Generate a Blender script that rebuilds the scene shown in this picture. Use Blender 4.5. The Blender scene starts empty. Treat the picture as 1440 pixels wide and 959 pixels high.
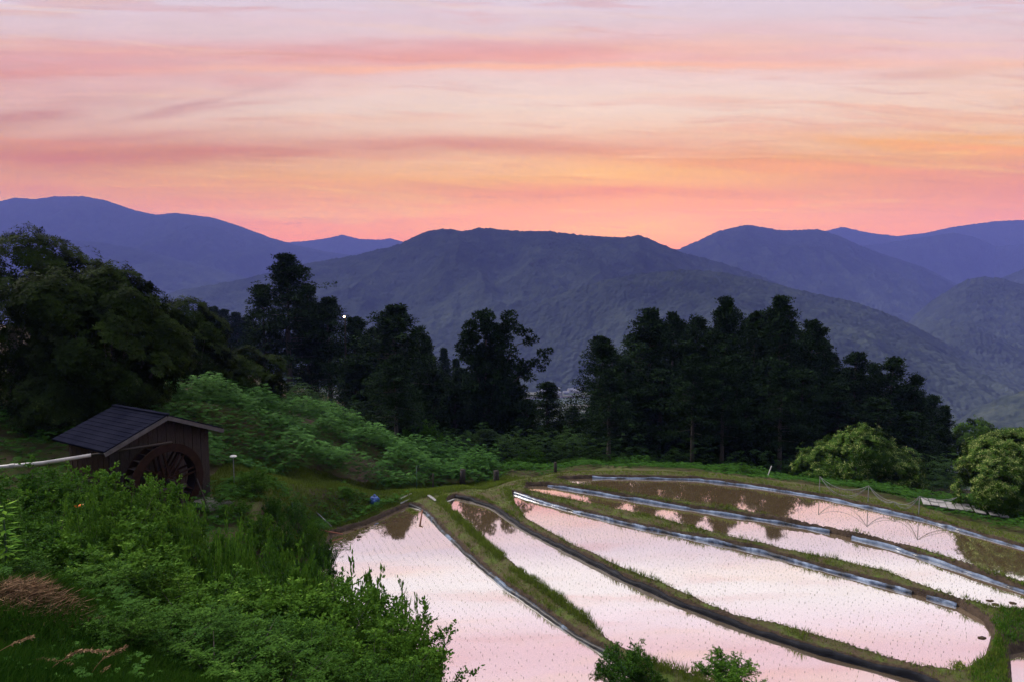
import bpy, bmesh, math, random
import numpy as np
from mathutils import Vector, Matrix
R = np.random.RandomState
random.seed(7)
scene = bpy.context.scene
COL = scene.collection
PI = math.pi

# ------------------------------------------------------------------ camera
F = 960.0                      # focal length in photo pixels (24 mm on 36 mm)
CZ = 12.0
TH = math.atan(80 / 960)
def ray(px, py):
    u = (px - 720) / F; v = (480 - py) / F
    y = math.cos(TH) + v * math.sin(TH); z = -math.sin(TH) + v * math.cos(TH)
    return u / y, z / y
def onz(px, py, z):
    """point on level z"""
    dx, dz = ray(px, py); Y = (z - CZ) / dz
    return np.array([dx * Y, Y, z])
def aty(px, py, Y):
    dx, dz = ray(px, py)
    return np.array([dx * Y, Y, CZ + dz * Y])
cam_d = bpy.data.cameras.new('camera'); cam = bpy.data.objects.new('camera', cam_d); COL.objects.link(cam)
cam_d.lens = 24; cam_d.sensor_width = 36; cam_d.clip_start = 0.1; cam_d.clip_end = 30000
cam.location = (0, 0, CZ); cam.rotation_euler = (PI / 2 - TH, 0, 0)
scene.camera = cam

# ------------------------------------------------------------------ noise
def _h(ix, iy, s):
    n = (ix.astype(np.int64) * 374761393 + iy.astype(np.int64) * 668265263 + s * 982451653) & 0x7fffffff
    n = ((n ^ (n >> 13)) * 1274126177) & 0x7fffffff
    return ((n ^ (n >> 16)) & 0xffffff) / float(0xffffff)
def vnoise(x, y, s=0):
    ix = np.floor(x); iy = np.floor(y); fx = x - ix; fy = y - iy
    fx = fx * fx * (3 - 2 * fx); fy = fy * fy * (3 - 2 * fy)
    a = _h(ix, iy, s); b = _h(ix + 1, iy, s); c = _h(ix, iy + 1, s); d = _h(ix + 1, iy + 1, s)
    return (a * (1 - fx) + b * fx) * (1 - fy) + (c * (1 - fx) + d * fx) * fy
def fbm(x, y, o=4, s=0):
    t = 0; a = .5; k = 0
    for i in range(o):
        t = t + a * vnoise(x, y, s + i * 17); k += a; a *= .5; x = x * 2.03 + 3.1; y = y * 2.03 + 1.7
    return t / k
def sstep(a, b, x):
    t = np.clip((x - a) / (b - a), 0, 1); return t * t * (3 - 2 * t)

# ------------------------------------------------------------------ mesh helpers
def np_mesh(name, V, Fc, tint=None, smooth=False):
    """V (n,3), Fc (m,k) uniform polygons"""
    V = np.ascontiguousarray(V, dtype=np.float32); Fc = np.ascontiguousarray(Fc, dtype=np.int32)
    m = bpy.data.meshes.new(name); k = Fc.shape[1]
    m.vertices.add(len(V)); m.vertices.foreach_set('co', V.ravel())
    m.loops.add(Fc.size); m.loops.foreach_set('vertex_index', Fc.ravel())
    m.polygons.add(len(Fc)); m.polygons.foreach_set('loop_start', np.arange(len(Fc), dtype=np.int32) * k)
    if smooth: m.polygons.foreach_set('use_smooth', np.ones(len(Fc), dtype=bool))
    if tint is not None:
        a = m.attributes.new('tint', 'FLOAT', 'FACE'); a.data.foreach_set('value', np.asarray(tint, dtype=np.float32))
    m.update(calc_edges=True); m.validate()
    return m
def link(name, mesh, mat=None, parent=None, loc=(0, 0, 0)):
    o = bpy.data.objects.new(name, mesh); COL.objects.link(o); o.location = loc
    if mat and not mesh.materials: mesh.materials.append(mat)
    if parent: o.parent = parent
    return o
def tag(o, label=None, cat=None, group=None, kind=None):
    if label: o['label'] = label
    if cat: o['category'] = cat
    if group: o['group'] = group
    if kind: o['kind'] = kind
    return o
def empty(name, label, cat, loc=(0, 0, 0), rz=0, group=None):
    o = bpy.data.objects.new(name, None); COL.objects.link(o); o.location = loc; o.rotation_euler = (0, 0, rz)
    o.empty_display_size = .2
    return tag(o, label, cat, group)
def dup(root, loc, rz=0, sc=(1, 1, 1), label=None, group=None):
    r = root.copy(); COL.objects.link(r); r.location = loc; r.rotation_euler = (0, 0, rz); r.scale = sc
    if label: r['label'] = label
    if group: r['group'] = group
    for ch in list(root.children):
        c = ch.copy(); COL.objects.link(c); c.parent = r
        for g in ch.children:
            d = g.copy(); COL.objects.link(d); d.parent = c
    return r
class MB:
    def __init__(s): s.v = []; s.f = []
    def add(s, vs, fs):
        n = len(s.v); s.v += [tuple(map(float, v)) for v in vs]; s.f += [tuple(i + n for i in f) for f in fs]
    def box(s, c, size, M=None):
        x, y, z = [q / 2 for q in size]
        vs = [Vector((a * x, b * y, d * z)) for a in (-1, 1) for b in (-1, 1) for d in (-1, 1)]
        if M: vs = [M @ v for v in vs]
        c = Vector(c); vs = [v + c for v in vs]
        s.add(vs, [(0, 1, 3, 2), (4, 6, 7, 5), (0, 4, 5, 1), (2, 3, 7, 6), (0, 2, 6, 4), (1, 5, 7, 3)]); return s
    def beam(s, a, b, w, h, up=(0, 0, 1)):
        a = Vector(a); b = Vector(b); d = (b - a).normalized(); r = d.cross(Vector(up))
        if r.length < 1e-4: r = Vector((1, 0, 0))
        r.normalize(); u = r.cross(d)
        vs = [p + r * (i * w / 2) + u * (j * h / 2) for p in (a, b) for i, j in ((-1, -1), (1, -1), (1, 1), (-1, 1))]
        s.add(vs, [(0, 1, 2, 3), (7, 6, 5, 4), (0, 4, 5, 1), (1, 5, 6, 2), (2, 6, 7, 3), (3, 7, 4, 0)]); return s
    def tube(s, pts, rad, n=8, cap=True):
        pts = [Vector(p) for p in pts]
        if not hasattr(rad, '__len__'): rad = [rad] * len(pts)
        vs = []; fs = []
        for i, p in enumerate(pts):
            d = (pts[min(i + 1, len(pts) - 1)] - pts[max(i - 1, 0)]).normalized()
            r = d.cross(Vector((0.13, 0.31, 1)) if abs(d.z) < .95 else Vector((1, 0, 0))).normalized(); u = r.cross(d)
            for k in range(n):
                a = 2 * PI * k / n; vs.append(p + (r * math.cos(a) + u * math.sin(a)) * rad[i])
        for i in range(len(pts) - 1):
            for k in range(n):
                fs.append((i * n + k, i * n + (k + 1) % n, (i + 1) * n + (k + 1) % n, (i + 1) * n + k))
        if cap: fs.append(tuple(range(n))[::-1]); fs.append(tuple(range((len(pts) - 1) * n, len(pts) * n)))
        s.add(vs, fs); return s
    def build(s, name, mat, parent=None, loc=(0, 0, 0), smooth=False):
        m = bpy.data.meshes.new(name); m.from_pydata(s.v, [], s.f); m.update()
        if smooth: m.polygons.foreach_set('use_smooth', [True] * len(m.polygons))
        bm = bmesh.new(); bm.from_mesh(m); bmesh.ops.recalc_face_normals(bm, faces=bm.faces); bm.to_mesh(m); bm.free()
        return link(name, m, mat, parent, loc)

# ------------------------------------------------------------------ materials
def new_mat(name):
    m = bpy.data.materials.new(name); m.use_nodes = True; nt = m.node_tree
    return m, nt, nt.nodes, nt.links, nt.nodes['Principled BSDF']
def leaf_mat(name, a, b, rough=.55, spec=.25, trans=0.0, c=None):
    m, nt, N, L, p = new_mat(name)
    at = N.new('ShaderNodeAttribute'); at.attribute_name = 'tint'
    r = N.new('ShaderNodeValToRGB'); r.color_ramp.elements[0].color = (*a, 1); r.color_ramp.elements[1].color = (*b, 1)
    if c:
        r.color_ramp.elements[1].position = .8
        e = r.color_ramp.elements.new(1.0); e.color = (*c, 1)
    L.new(at.outputs['Fac'], r.inputs[0]); L.new(r.outputs[0], p.inputs['Base Color'])
    p.inputs['Roughness'].default_value = rough; p.inputs['Specular IOR Level'].default_value = spec
    if trans:
        t = N.new('ShaderNodeBsdfTranslucent'); L.new(r.outputs[0], t.inputs[0])
        mx = N.new('ShaderNodeMixShader'); mx.inputs[0].default_value = trans
        L.new(p.outputs[0], mx.inputs[1]); L.new(t.outputs[0], mx.inputs[2]); L.new(mx.outputs[0], N['Material Output'].inputs[0])
    return m
def noise_mat(name, cols, scale=5, rough=.8, spec=.2, bump=.3, bscale=None, detail=6, stretch=None, metallic=0, poss=None, bdist=.02):
    m, nt, N, L, p = new_mat(name)
    tc = N.new('ShaderNodeTexCoord'); mp = N.new('ShaderNodeMapping'); L.new(tc.outputs['Object'], mp.inputs[0])
    if stretch: mp.inputs['Scale'].default_value = stretch
    n = N.new('ShaderNodeTexNoise'); n.inputs['Scale'].default_value = scale; n.inputs['Detail'].default_value = detail
    n.inputs['Roughness'].default_value = .65; L.new(mp.outputs[0], n.inputs[0])
    r = N.new('ShaderNodeValToRGB'); els = r.color_ramp.elements
    k = len(cols); ps = poss or [.3 + .4 * i / (k - 1) for i in range(k)]
    els[0].position = ps[0]; els[0].color = (*cols[0], 1); els[1].position = ps[-1]; els[1].color = (*cols[-1], 1)
    for i in range(1, k - 1):
        e = els.new(ps[i]); e.color = (*cols[i], 1)
    L.new(n.outputs['Fac'], r.inputs[0]); L.new(r.outputs[0], p.inputs['Base Color'])
    p.inputs['Roughness'].default_value = rough; p.inputs['Specular IOR Level'].default_value = spec; p.inputs['Metallic'].default_value = metallic
    if bump:
        n2 = N.new('ShaderNodeTexNoise'); n2.inputs['Scale'].default_value = bscale or scale * 3; n2.inputs['Detail'].default_value = 5
        L.new(mp.outputs[0], n2.inputs[0]); b = N.new('ShaderNodeBump'); b.inputs['Strength'].default_value = bump; b.inputs['Distance'].default_value = bdist
        L.new(n2.outputs['Fac'], b.inputs['Height']); L.new(b.outputs[0], p.inputs['Normal'])
    return m
M = {}
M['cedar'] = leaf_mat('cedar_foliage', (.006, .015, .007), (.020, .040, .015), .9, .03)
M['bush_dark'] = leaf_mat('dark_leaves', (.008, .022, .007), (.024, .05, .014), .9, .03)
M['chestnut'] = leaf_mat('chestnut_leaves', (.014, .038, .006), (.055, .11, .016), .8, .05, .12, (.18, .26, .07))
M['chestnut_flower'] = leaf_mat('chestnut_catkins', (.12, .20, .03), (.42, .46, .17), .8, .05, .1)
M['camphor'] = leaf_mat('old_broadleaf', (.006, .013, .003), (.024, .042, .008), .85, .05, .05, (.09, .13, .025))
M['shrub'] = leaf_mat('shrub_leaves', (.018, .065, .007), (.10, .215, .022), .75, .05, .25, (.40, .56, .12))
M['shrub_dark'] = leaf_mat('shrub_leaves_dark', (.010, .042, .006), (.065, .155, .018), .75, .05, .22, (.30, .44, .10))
M['fern'] = leaf_mat('fern_fronds', (.014, .055, .009), (.060, .155, .030), .75, .06, .15, (.16, .31, .10))
M['low'] = leaf_mat('low_herbs', (.014, .05, .007), (.05, .13, .018), .8, .04, .15)
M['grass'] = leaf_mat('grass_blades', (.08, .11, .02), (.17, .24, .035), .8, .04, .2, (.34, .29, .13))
M['grass_dark'] = leaf_mat('grass_blades_dark', (.02, .08, .006), (.09, .20, .02), .8, .04, .2, (.2, .2, .07))  # greener and darker than the bank grass
M['meadow'] = leaf_mat('meadow_grass_painted_shade', (.010, .045, .005), (.045, .11, .012), .85, .03, .1, (.13, .10, .04))  # darkened copy of the dark grass, shade put into its colour
M['straw'] = leaf_mat('dry_straw', (.09, .055, .03), (.30, .19, .11), .8, .05, 0)
M['seedhead'] = leaf_mat('seed_heads', (.22, .13, .07), (.42, .28, .16), .7, .1, .1)
M['yellowleaf'] = leaf_mat('yellow_green_leaves', (.05, .16, .01), (.14, .28, .02), .7, .05, .2)
M['rice'] = leaf_mat('rice_blades', (.07, .09, .04), (.13, .16, .07), .8, .05, 0)
M['bark'] = noise_mat('cedar_bark', [(.045, .04, .037), (.105, .09, .084)], 3, .9, .1, .6, 12, stretch=(6, 6, 1))
M['bark_pale'] = noise_mat('pale_bark', [(.07, .06, .05), (.16, .14, .12)], 5, .9, .1, .5, 14, stretch=(3, 3, 1))
M['soil'] = noise_mat('soil', [(.03, .02, .014), (.08, .055, .035)], 3, .95, .1, .6)
M['wood_old'] = noise_mat('weathered_board', [(.018, .014, .012), (.055, .044, .040)], 6, .85, .2, .5, 20, stretch=(12, 12, 1))
M['wood_brown'] = noise_mat('brown_board', [(.016, .008, .005), (.045, .021, .013)], 6, .8, .2, .4, 20, stretch=(8, 8, 1))
M['wheel'] = noise_mat('wet_wheel_wood', [(.010, .0055, .004), (.030, .0145, .010)], 5, .8, .08, .5, 18)
M['wheel_in'] = noise_mat('dark_wheel_wood', [(.007, .004, .003), (.018, .010, .008)], 5, .7, .3, .5, 18)
M['roof'] = noise_mat('dark_metal_roof', [(.007, .008, .016), (.015, .016, .028)], 1.2, .95, .0, .1, 30)
M['fascia'] = noise_mat('grey_bargeboard', [(.06, .057, .062), (.12, .112, .12)], 4, .8, .2, .3, 20)
M['pipe'] = noise_mat('grey_pipe', [(.32, .31, .32), (.5, .48, .48)], 3, .45, .4, .1)
M['rust'] = noise_mat('rusty_pipe', [(.16, .05, .03), (.34, .13, .08)], 5, .6, .3, .3)
M['metal'] = noise_mat('grey_metal', [(.16, .16, .17), (.3, .3, .31)], 5, .45, .5, .1)
M['white'] = noise_mat('dull_white', [(.5, .5, .5), (.75, .74, .72)], 5, .6, .3, .1)
M['darkpost'] = noise_mat('dark_post', [(.02, .018, .016), (.05, .045, .04)], 6, .9, .1, .5)
M['greenpost'] = noise_mat('green_stake', [(.02, .05, .03), (.04, .09, .05)], 6, .6, .3, .1)
M['stick'] = noise_mat('red_brown_stick', [(.10, .045, .03), (.2, .09, .06)], 6, .8, .2, .3)
M['board'] = noise_mat('pale_board', [(.17, .17, .17), (.36, .35, .35)], 3, .7, .2, .3, 14)
M['tarp'] = noise_mat('blue_tarp', [(.015, .04, .16), (.04, .12, .42)], 5, .4, .5, .8, 9, bdist=.05)
M['concrete'] = noise_mat('concrete', [(.14, .13, .12), (.26, .25, .23)], 3, .9, .2, .4)
M['orange'] = noise_mat('orange_petals', [(.55, .10, .01), (.8, .22, .02)], 9, .5, .3, .1)
M['lining'] = noise_mat('blue_grey_sheet', [(.008, .009, .012), (.07, .10, .17), (.30, .38, .52)], 1.6, .28, .6, .6, 5, detail=5, poss=[.42, .53, .66], bdist=.03)  # pale patches put reflected sky into the sheet colour
M['lining_pale'] = noise_mat('pale_blue_sheet', [(.010, .012, .016), (.07, .10, .17), (.20, .26, .37)], 1.3, .25, .6, .5, 4, detail=5, poss=[.36, .48, .64], bdist=.03)  # pale patches here are painted sky reflection too
M['lining_mix'] = noise_mat('sky_patch_sheet', [(.01, .01, .012), (.03, .035, .045), (.14, .20, .30)], 1.1, .45, .25, .6, 5, detail=5, poss=[.42, .52, .63], bdist=.03)  # blue-white patches painted in as reflected sky
M['lining_black'] = noise_mat('black_sheet', [(.004, .004, .006), (.012, .013, .018), (.022, .025, .032)], 2.5, .6, .12, .6, 6, poss=[.3, .55, .7], bdist=.03)
M['plaster'] = noise_mat('house_plaster', [(.22, .21, .20), (.36, .35, .34)], .3, .9, .1, 0)
M['tile'] = noise_mat('house_roof', [(.10, .11, .13), (.22, .23, .26)], .3, .6, .3, 0)
def ridge_mat(name, a, b, c, s=.02, low=((.028, .038, .034), (.058, .074, .058)), za=150., zb=-190.):
    m, nt, N, L, p = new_mat(name)
    g = N.new('ShaderNodeNewGeometry')
    n = N.new('ShaderNodeTexNoise'); n.inputs['Scale'].default_value = s; n.inputs['Detail'].default_value = 8; n.inputs['Roughness'].default_value = .7
    n2 = N.new('ShaderNodeTexVoronoi'); n2.inputs['Scale'].default_value = .09
    L.new(g.outputs['Position'], n.inputs[0]); L.new(g.outputs['Position'], n2.inputs[0])
    r = N.new('ShaderNodeValToRGB'); e = r.color_ramp.elements; e[0].position = .35; e[0].color = (*a, 1); e[1].position = .68; e[1].color = (*c, 1)
    q = e.new(.52); q.color = (*b, 1)
    L.new(n.outputs['Fac'], r.inputs[0]); L.new(r.outputs[0], p.inputs['Base Color'])
    # paler woods lower down; this altitude paleness also paints in the valley mist
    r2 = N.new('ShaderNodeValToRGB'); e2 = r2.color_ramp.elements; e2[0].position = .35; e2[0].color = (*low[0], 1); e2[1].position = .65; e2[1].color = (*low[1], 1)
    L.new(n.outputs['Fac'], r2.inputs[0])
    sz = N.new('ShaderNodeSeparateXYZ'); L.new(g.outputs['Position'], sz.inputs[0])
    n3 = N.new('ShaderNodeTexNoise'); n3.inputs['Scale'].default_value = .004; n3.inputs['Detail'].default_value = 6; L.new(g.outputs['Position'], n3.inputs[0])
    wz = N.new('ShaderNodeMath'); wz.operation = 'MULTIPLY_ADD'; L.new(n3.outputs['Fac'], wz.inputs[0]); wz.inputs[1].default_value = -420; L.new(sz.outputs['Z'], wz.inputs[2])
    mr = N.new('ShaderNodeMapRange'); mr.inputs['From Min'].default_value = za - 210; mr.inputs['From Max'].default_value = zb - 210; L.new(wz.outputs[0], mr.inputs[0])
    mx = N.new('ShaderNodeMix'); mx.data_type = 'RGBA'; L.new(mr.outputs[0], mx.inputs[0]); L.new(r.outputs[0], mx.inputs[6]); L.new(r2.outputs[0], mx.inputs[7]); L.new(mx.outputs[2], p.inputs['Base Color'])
    bp = N.new('ShaderNodeBump'); bp.inputs['Strength'].default_value = 1; bp.inputs['Distance'].default_value = 2.5; bp.invert = True
    L.new(n2.outputs['Distance'], bp.inputs['Height']); L.new(bp.outputs[0], p.inputs['Normal'])
    p.inputs['Roughness'].default_value = 1; p.inputs['Specular IOR Level'].default_value = 0
    return m
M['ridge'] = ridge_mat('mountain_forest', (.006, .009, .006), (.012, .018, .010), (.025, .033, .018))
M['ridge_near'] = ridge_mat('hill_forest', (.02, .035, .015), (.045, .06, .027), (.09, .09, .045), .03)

# water : muddy paddy water, strongly glossy at these grazing angles
def water_mat():
    m, nt, N, L, p = new_mat('paddy_water')
    N.remove(p)
    tc = N.new('ShaderNodeTexCoord')
    n = N.new('ShaderNodeTexNoise'); n.inputs['Scale'].default_value = 1.3; n.inputs['Detail'].default_value = 2
    L.new(tc.outputs['Object'], n.inputs[0])
    b = N.new('ShaderNodeBump'); b.inputs['Strength'].default_value = .10; b.inputs['Distance'].default_value = .01
    L.new(n.outputs['Fac'], b.inputs['Height'])
    nm = N.new('ShaderNodeTexNoise'); nm.inputs['Scale'].default_value = 2.2; nm.inputs['Detail'].default_value = 5
    L.new(tc.outputs['Object'], nm.inputs[0])
    r = N.new('ShaderNodeValToRGB'); r.color_ramp.elements[0].position = .3; r.color_ramp.elements[0].color = (.40, .27, .14, 1)
    r.color_ramp.elements[1].position = .7; r.color_ramp.elements[1].color = (.52, .37, .21, 1)
    L.new(nm.outputs['Fac'], r.inputs[0])
    d = N.new('ShaderNodeBsdfDiffuse'); L.new(r.outputs[0], d.inputs[0])
    g = N.new('ShaderNodeBsdfGlossy'); g.inputs['Roughness'].default_value = .035; g.inputs['Color'].default_value = (1, 1, 1, 1)
    L.new(b.outputs[0], g.inputs['Normal'])
    fr = N.new('ShaderNodeLayerWeight'); fr.inputs['Blend'].default_value = .5
    mr = N.new('ShaderNodeMapRange'); mr.inputs['From Min'].default_value = .2; mr.inputs['From Max'].default_value = .8
    mr.inputs['To Min'].default_value = .85; mr.inputs['To Max'].default_value = .92
    L.new(fr.outputs['Facing'], mr.inputs[0])
    mx = N.new('ShaderNodeMixShader'); L.new(mr.outputs[0], mx.inputs[0]); L.new(d.outputs[0], mx.inputs[1]); L.new(g.outputs[0], mx.inputs[2])
    L.new(mx.outputs[0], N['Material Output'].inputs[0])
    return m
M['water'] = water_mat()

# ------------------------------------------------------------------ paddies (outline on photo -> level points on the terrace)
PAD = {
 'a': (0.0, [(575,712),(590,716),(620,747),(660,786),(700,821),(750,856),(800,891),(862,930),(900,962),(1000,1040),(960,1150),(300,1150),(360,1000),(420,880),(455,800),(470,752),(520,737)]),
 'b': (0.15, [(640,700),(665,706),(690,714),(735,745),(780,768),(870,814),(950,850),(1050,888),(1150,921),(1293,959),(1400,1010),(1500,1080),(1400,1150),(1150,1100),(1040,1000),(986,954),(916,933),(860,903),(833,876),(800,850),(757,820),(700,776),(655,735),(628,708)]),
 'c': (0.30, [(722,695),(745,703),(810,721),(900,743),(1000,763),(1070,778),(1150,800),(1250,827),(1345,853),(1378,872),(1391,892),(1382,922),(1349,946),(1290,938),(1203,911),(1100,882),(1033,866),(933,823),(866,795),(800,763),(743,731),(728,712)]),
 'd': (0.45, [(743,684),(770,684),(833,694),(933,711),(1033,727),(1070,732),(1150,746),(1250,770),(1350,803),(1440,834),(1520,866),(1500,885),(1440,862),(1406,859),(1350,843),(1250,808),(1200,795),(1120,777),(1033,758),(933,733),(833,711),(765,696),(742,690)]),
 'e': (0.60, [(785,675),(833,673),(916,674),(983,676),(1070,687),(1163,702),(1230,717),(1300,733),(1380,756),(1440,773),(1540,805),(1560,850),(1440,820),(1400,808),(1300,774),(1200,749),(1070,723),(1000,712),(900,697),(816,683)]),
 'f': (0.05, [(1424,922),(1440,918),(1520,915),(1560,1000),(1440,1000),(1427,965)]),
}
POLY = {k: (lv, np.array([onz(x, y, lv)[:2] for x, y in pts])) for k, (lv, pts) in PAD.items()}
def sdist(P, poly):
    """signed distance, positive outside"""
    n = len(poly); d2 = np.full(len(P), 1e18); ins = np.zeros(len(P), bool)
    for i in range(n):
        a = poly[i]; b = poly[(i + 1) % n]; e = b - a; w = P - a
        t = np.clip((w @ e) / (e @ e), 0, 1); q = w - t[:, None] * e
        d2 = np.minimum(d2, (q * q).sum(1))
        c = ((a[1] <= P[:, 1]) & (b[1] > P[:, 1])) | ((b[1] <= P[:, 1]) & (a[1] > P[:, 1]))
        if abs(e[1]) > 1e-9:
            ins ^= c & (P[:, 0] < a[0] + (P[:, 1] - a[1]) / e[1] * e[0])
    d = np.sqrt(d2); return np.where(ins, -d, d)

# ------------------------------------------------------------------ ground height
CP = []
def g3(x, y, z): CP.append((x, y, z))
for p in [(0,0,10.2),(0,-6,10.6),(-6,0,10.2),(6,0,9.4),(0,3,9.2),(4,4,8),(-3,5,8.8),(0,6.5,6.9),(5,7,6),(0,10,4.2),(-3,10,5.4),(5,11,3),(0,14,2),(-3,14,3),(-5,14,4.6),(6,15,1),(0,18,.5),(12,14,0),(20,15,-.5),(12,20,0),(22,22,0),
          (-6.2,8.9,7.9),(-4,8.6,6.9),(-3.2,7,7.6),(-5,10,6.4),(-9,8.5,8.4),(-5.5,7,8),(-12,9,8.3),(-8,11.5,6.5),(-12,12,6.5),(-8,13,5.3),(-11,14,5.3),(-8,17,4.8),(-13,18,4.8),(-5,18,2.6),(-6,22,1.6),(-10,22,3),(-15,22,3.4),(-20,22,4.4),
          (-13,26,2.9),(-16,27,2.9),(-20,28,4),(-10.5,26,2.9),(-11.5,29,3.4),(-9,29,2.4),(-9,32,1.6),(-10.5,33,2.1),(-7,34,.9),(-6,37,.6),(-9,36,1.2),(-4,38,.4),
          (-26,35,5.2),(-30,45,6.5),(-35,30,7),(-45,60,7)]: g3(*p)
def gp(px, py, Y, dz=0):
    q = aty(px, py, Y); g3(q[0], q[1], q[2] - dz)
gp(260,540,36,1.3); gp(330,545,38,1.3); gp(220,600,33,1.0); gp(330,620,33.5,1.0); gp(400,570,42,1.2); gp(470,603,42,1.0); gp(400,650,35,.8); gp(470,660,37,.8)
gp(540,620,44,1.0); gp(600,640,45,1.0); gp(520,690,38.5,.2); gp(640,672,42,.5); gp(700,664,43,.4); gp(620,690,39.5,.1); gp(760,668,43,.3)
gp(555,625,58,0); gp(400,575,66,0); gp(300,540,60,0)
for p in [(0,43,.3),(5,43.5,.3),(12,42,.4),(18,38.5,.5),(24,34,.4),(28,31,.3),(0,50,-1.5),(10,50,-1.6),(-8,52,-.8),(20,46,-1.6),(28,40,-1.4),(36,36,-1.6),(0,60,-3.5),(12,60,-3.8),(25,56,-4),(38,50,-4),
          (-10,62,-2.4),(-20,75,-1.5),(0,80,-8),(20,80,-10),(45,75,-10),(-30,100,-4),(0,110,-16),(40,110,-20),(-70,110,4),(-50,200,-14),(-110,200,-8),(0,200,-50),(100,200,-62),
          (0,-25,13),(-30,-20,15),(30,-20,9),(-60,0,16),(60,0,-4),(60,30,-5),(-80,50,14)]: g3(*p)
CP = np.array(CP)
_D = np.sqrt(((CP[:, None, :2] - CP[None, :, :2]) ** 2).sum(2))
_W = np.linalg.solve(_D + np.eye(len(CP)) * -.12, CP[:, 2] - 0.0)
def base_z(x, y):
    sh = np.shape(x); P = np.stack([np.ravel(x), np.ravel(y)], 1); out = np.empty(len(P))
    for i in range(0, len(P), 60000):
        q = P[i:i + 60000]; out[i:i + 60000] = np.sqrt(((q[:, None] - CP[None, :, :2]) ** 2).sum(2)) @ _W
    r = np.hypot(P[:, 0], P[:, 1] - 20)
    far = -200 + 190 * np.exp(-np.clip(r - 120, 0, 1e9) / 260) + 4 * (fbm(P[:, 0] / 90, P[:, 1] / 90, 3, 5) - .5)
    w = sstep(130, 240, r); out = out * (1 - w) + far * w
    w2 = sstep(700, 1100, r); out = out * (1 - w2) - 200 * w2
    out = np.where(P[:, 1] < -20, np.maximum(out, -198), out)
    return np.maximum(out, -200).reshape(sh)
def ground_z(x, y):
    x = np.asarray(x, float); y = np.asarray(y, float); sh = x.shape; x = x.ravel(); y = y.ravel()
    z = base_z(x, y); P = np.stack([x, y], 1)
    rr = np.hypot(x, y - 20); fine = np.clip(1 - rr / 90, 0, 1)
    z = z + fine * ((fbm(x / 2.3, y / 2.3, 3, 3) - .5) * .35 + (fbm(x / .5, y / .5, 2, 9) - .5) * .08)
    nr = (x > -25) & (x < 60) & (y > 5) & (y < 60)
    if nr.any():
        Q = P[nr]; ds = {k: sdist(Q, pl) for k, (lv, pl) in POLY.items()}
        dmin = np.full(len(Q), 1e9); W = 0; T = 0; lvn = np.zeros(len(Q))
        for k, (lv, pl) in POLY.items():
            d = ds[k]; w = 1 / (np.maximum(d, 0) + .08) ** 2; W = W + w; T = T + w * lv
            c = d < dmin; dmin = np.where(c, d, dmin); lvn = np.where(c, lv, lvn)
        top = T / W + .20 + (fbm(Q[:, 0] / .7, Q[:, 1] / .7, 3, 21) - .5) * .14
        zb = z[nr]
        blend = sstep(.8, 2.6, dmin)
        out = top * (1 - blend) + zb * blend
        rise = sstep(-.04, .16, dmin)
        bed = lvn - .22
        z[nr] = np.where(dmin < .16, bed * (1 - rise) + np.maximum(out, lvn + .05) * rise, np.where(dmin < 1.2, np.maximum(out, lvn + .04), out))
    return z.reshape(sh)
def gz(x, y): return float(ground_z(np.array([x]), np.array([y]))[0])

def og(px, py, off=0., y0=15., y1=60.):
    """where the sight line meets the ground (+off)"""
    Ys = np.arange(y0, y1, .05); dx, dz = ray(px, py); g = ground_z(dx * Ys, Ys); k = np.argmax(CZ + dz * Ys < g + off)
    Yk = Ys[k] if k > 0 else y1; return np.array([dx * Yk, Yk, CZ + dz * Yk])
# ---- the ground as ONE sheet
def lines(lo, hi, step, far_lo, far_hi):
    c = list(np.arange(lo, hi + step / 2, step)); s = step; v = hi
    a = []
    while v < far_hi: s *= 1.13; v += s; a.append(min(v, far_hi))
    s = step; v = lo; b = []
    while v > far_lo: s *= 1.13; v -= s; b.append(max(v, far_lo))
    return np.array(b[::-1] + c + a)
gx = lines(-12, 29, .11, -6380, 6380); gy = lines(18.5, 46, .11, -300, 6280)
X, Y = np.meshgrid(gx, gy); Z = ground_z(X, Y)
nx, ny = len(gx), len(gy)
idx = np.arange(nx * ny).reshape(ny, nx)
Fq = np.stack([idx[:-1, :-1], idx[:-1, 1:], idx[1:, 1:], idx[1:, :-1]], -1).reshape(-1, 4)
V = np.stack([X.ravel(), Y.ravel(), Z.ravel()], 1)
gm = np_mesh('ground', V, Fq, smooth=True)
# how muddy / how grassy each spot is : bank crest grassy, inner faces mud
Pn = V[:, :2]; mud = np.zeros(len(V)); msk = (Pn[:, 0] > -25) & (Pn[:, 0] < 60) & (Pn[:, 1] > 5) & (Pn[:, 1] < 60)
dm = np.full(msk.sum(), 1e9)
for lv, pl in POLY.values(): dm = np.minimum(dm, sdist(Pn[msk], pl))
mud[msk] = 1 - sstep(.10, .30, dm)
def blob(px, py, Y, r):
    q = aty(px, py, Y); return np.exp(-(((Pn[:, 0] - q[0]) ** 2 + (Pn[:, 1] - q[1]) ** 2) / r ** 2))
soilp = blob(520, 645, 41, 1.9) + .8 * blob(470, 715, 34, 1.3) + .7 * blob(690, 700, 39.5, 1.1) + .9 * blob(735, 686, 41, 1.2) + .7 * blob(1415, 900, 22, 1.2) + .8 * blob(40, 835, 9, 1.0)
mud = np.clip(mud + soilp + np.where(base_z(V[:, 0], V[:, 1]) > -60, 1, 0) * sstep(45.5, 48, V[:, 1] + 2 * (V[:, 0] < -12) * 0) * (V[:, 1] < 400), 0, 1)
a = gm.attributes.new('mud', 'FLOAT', 'POINT'); a.data.foreach_set('value', mud.astype(np.float32))
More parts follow.
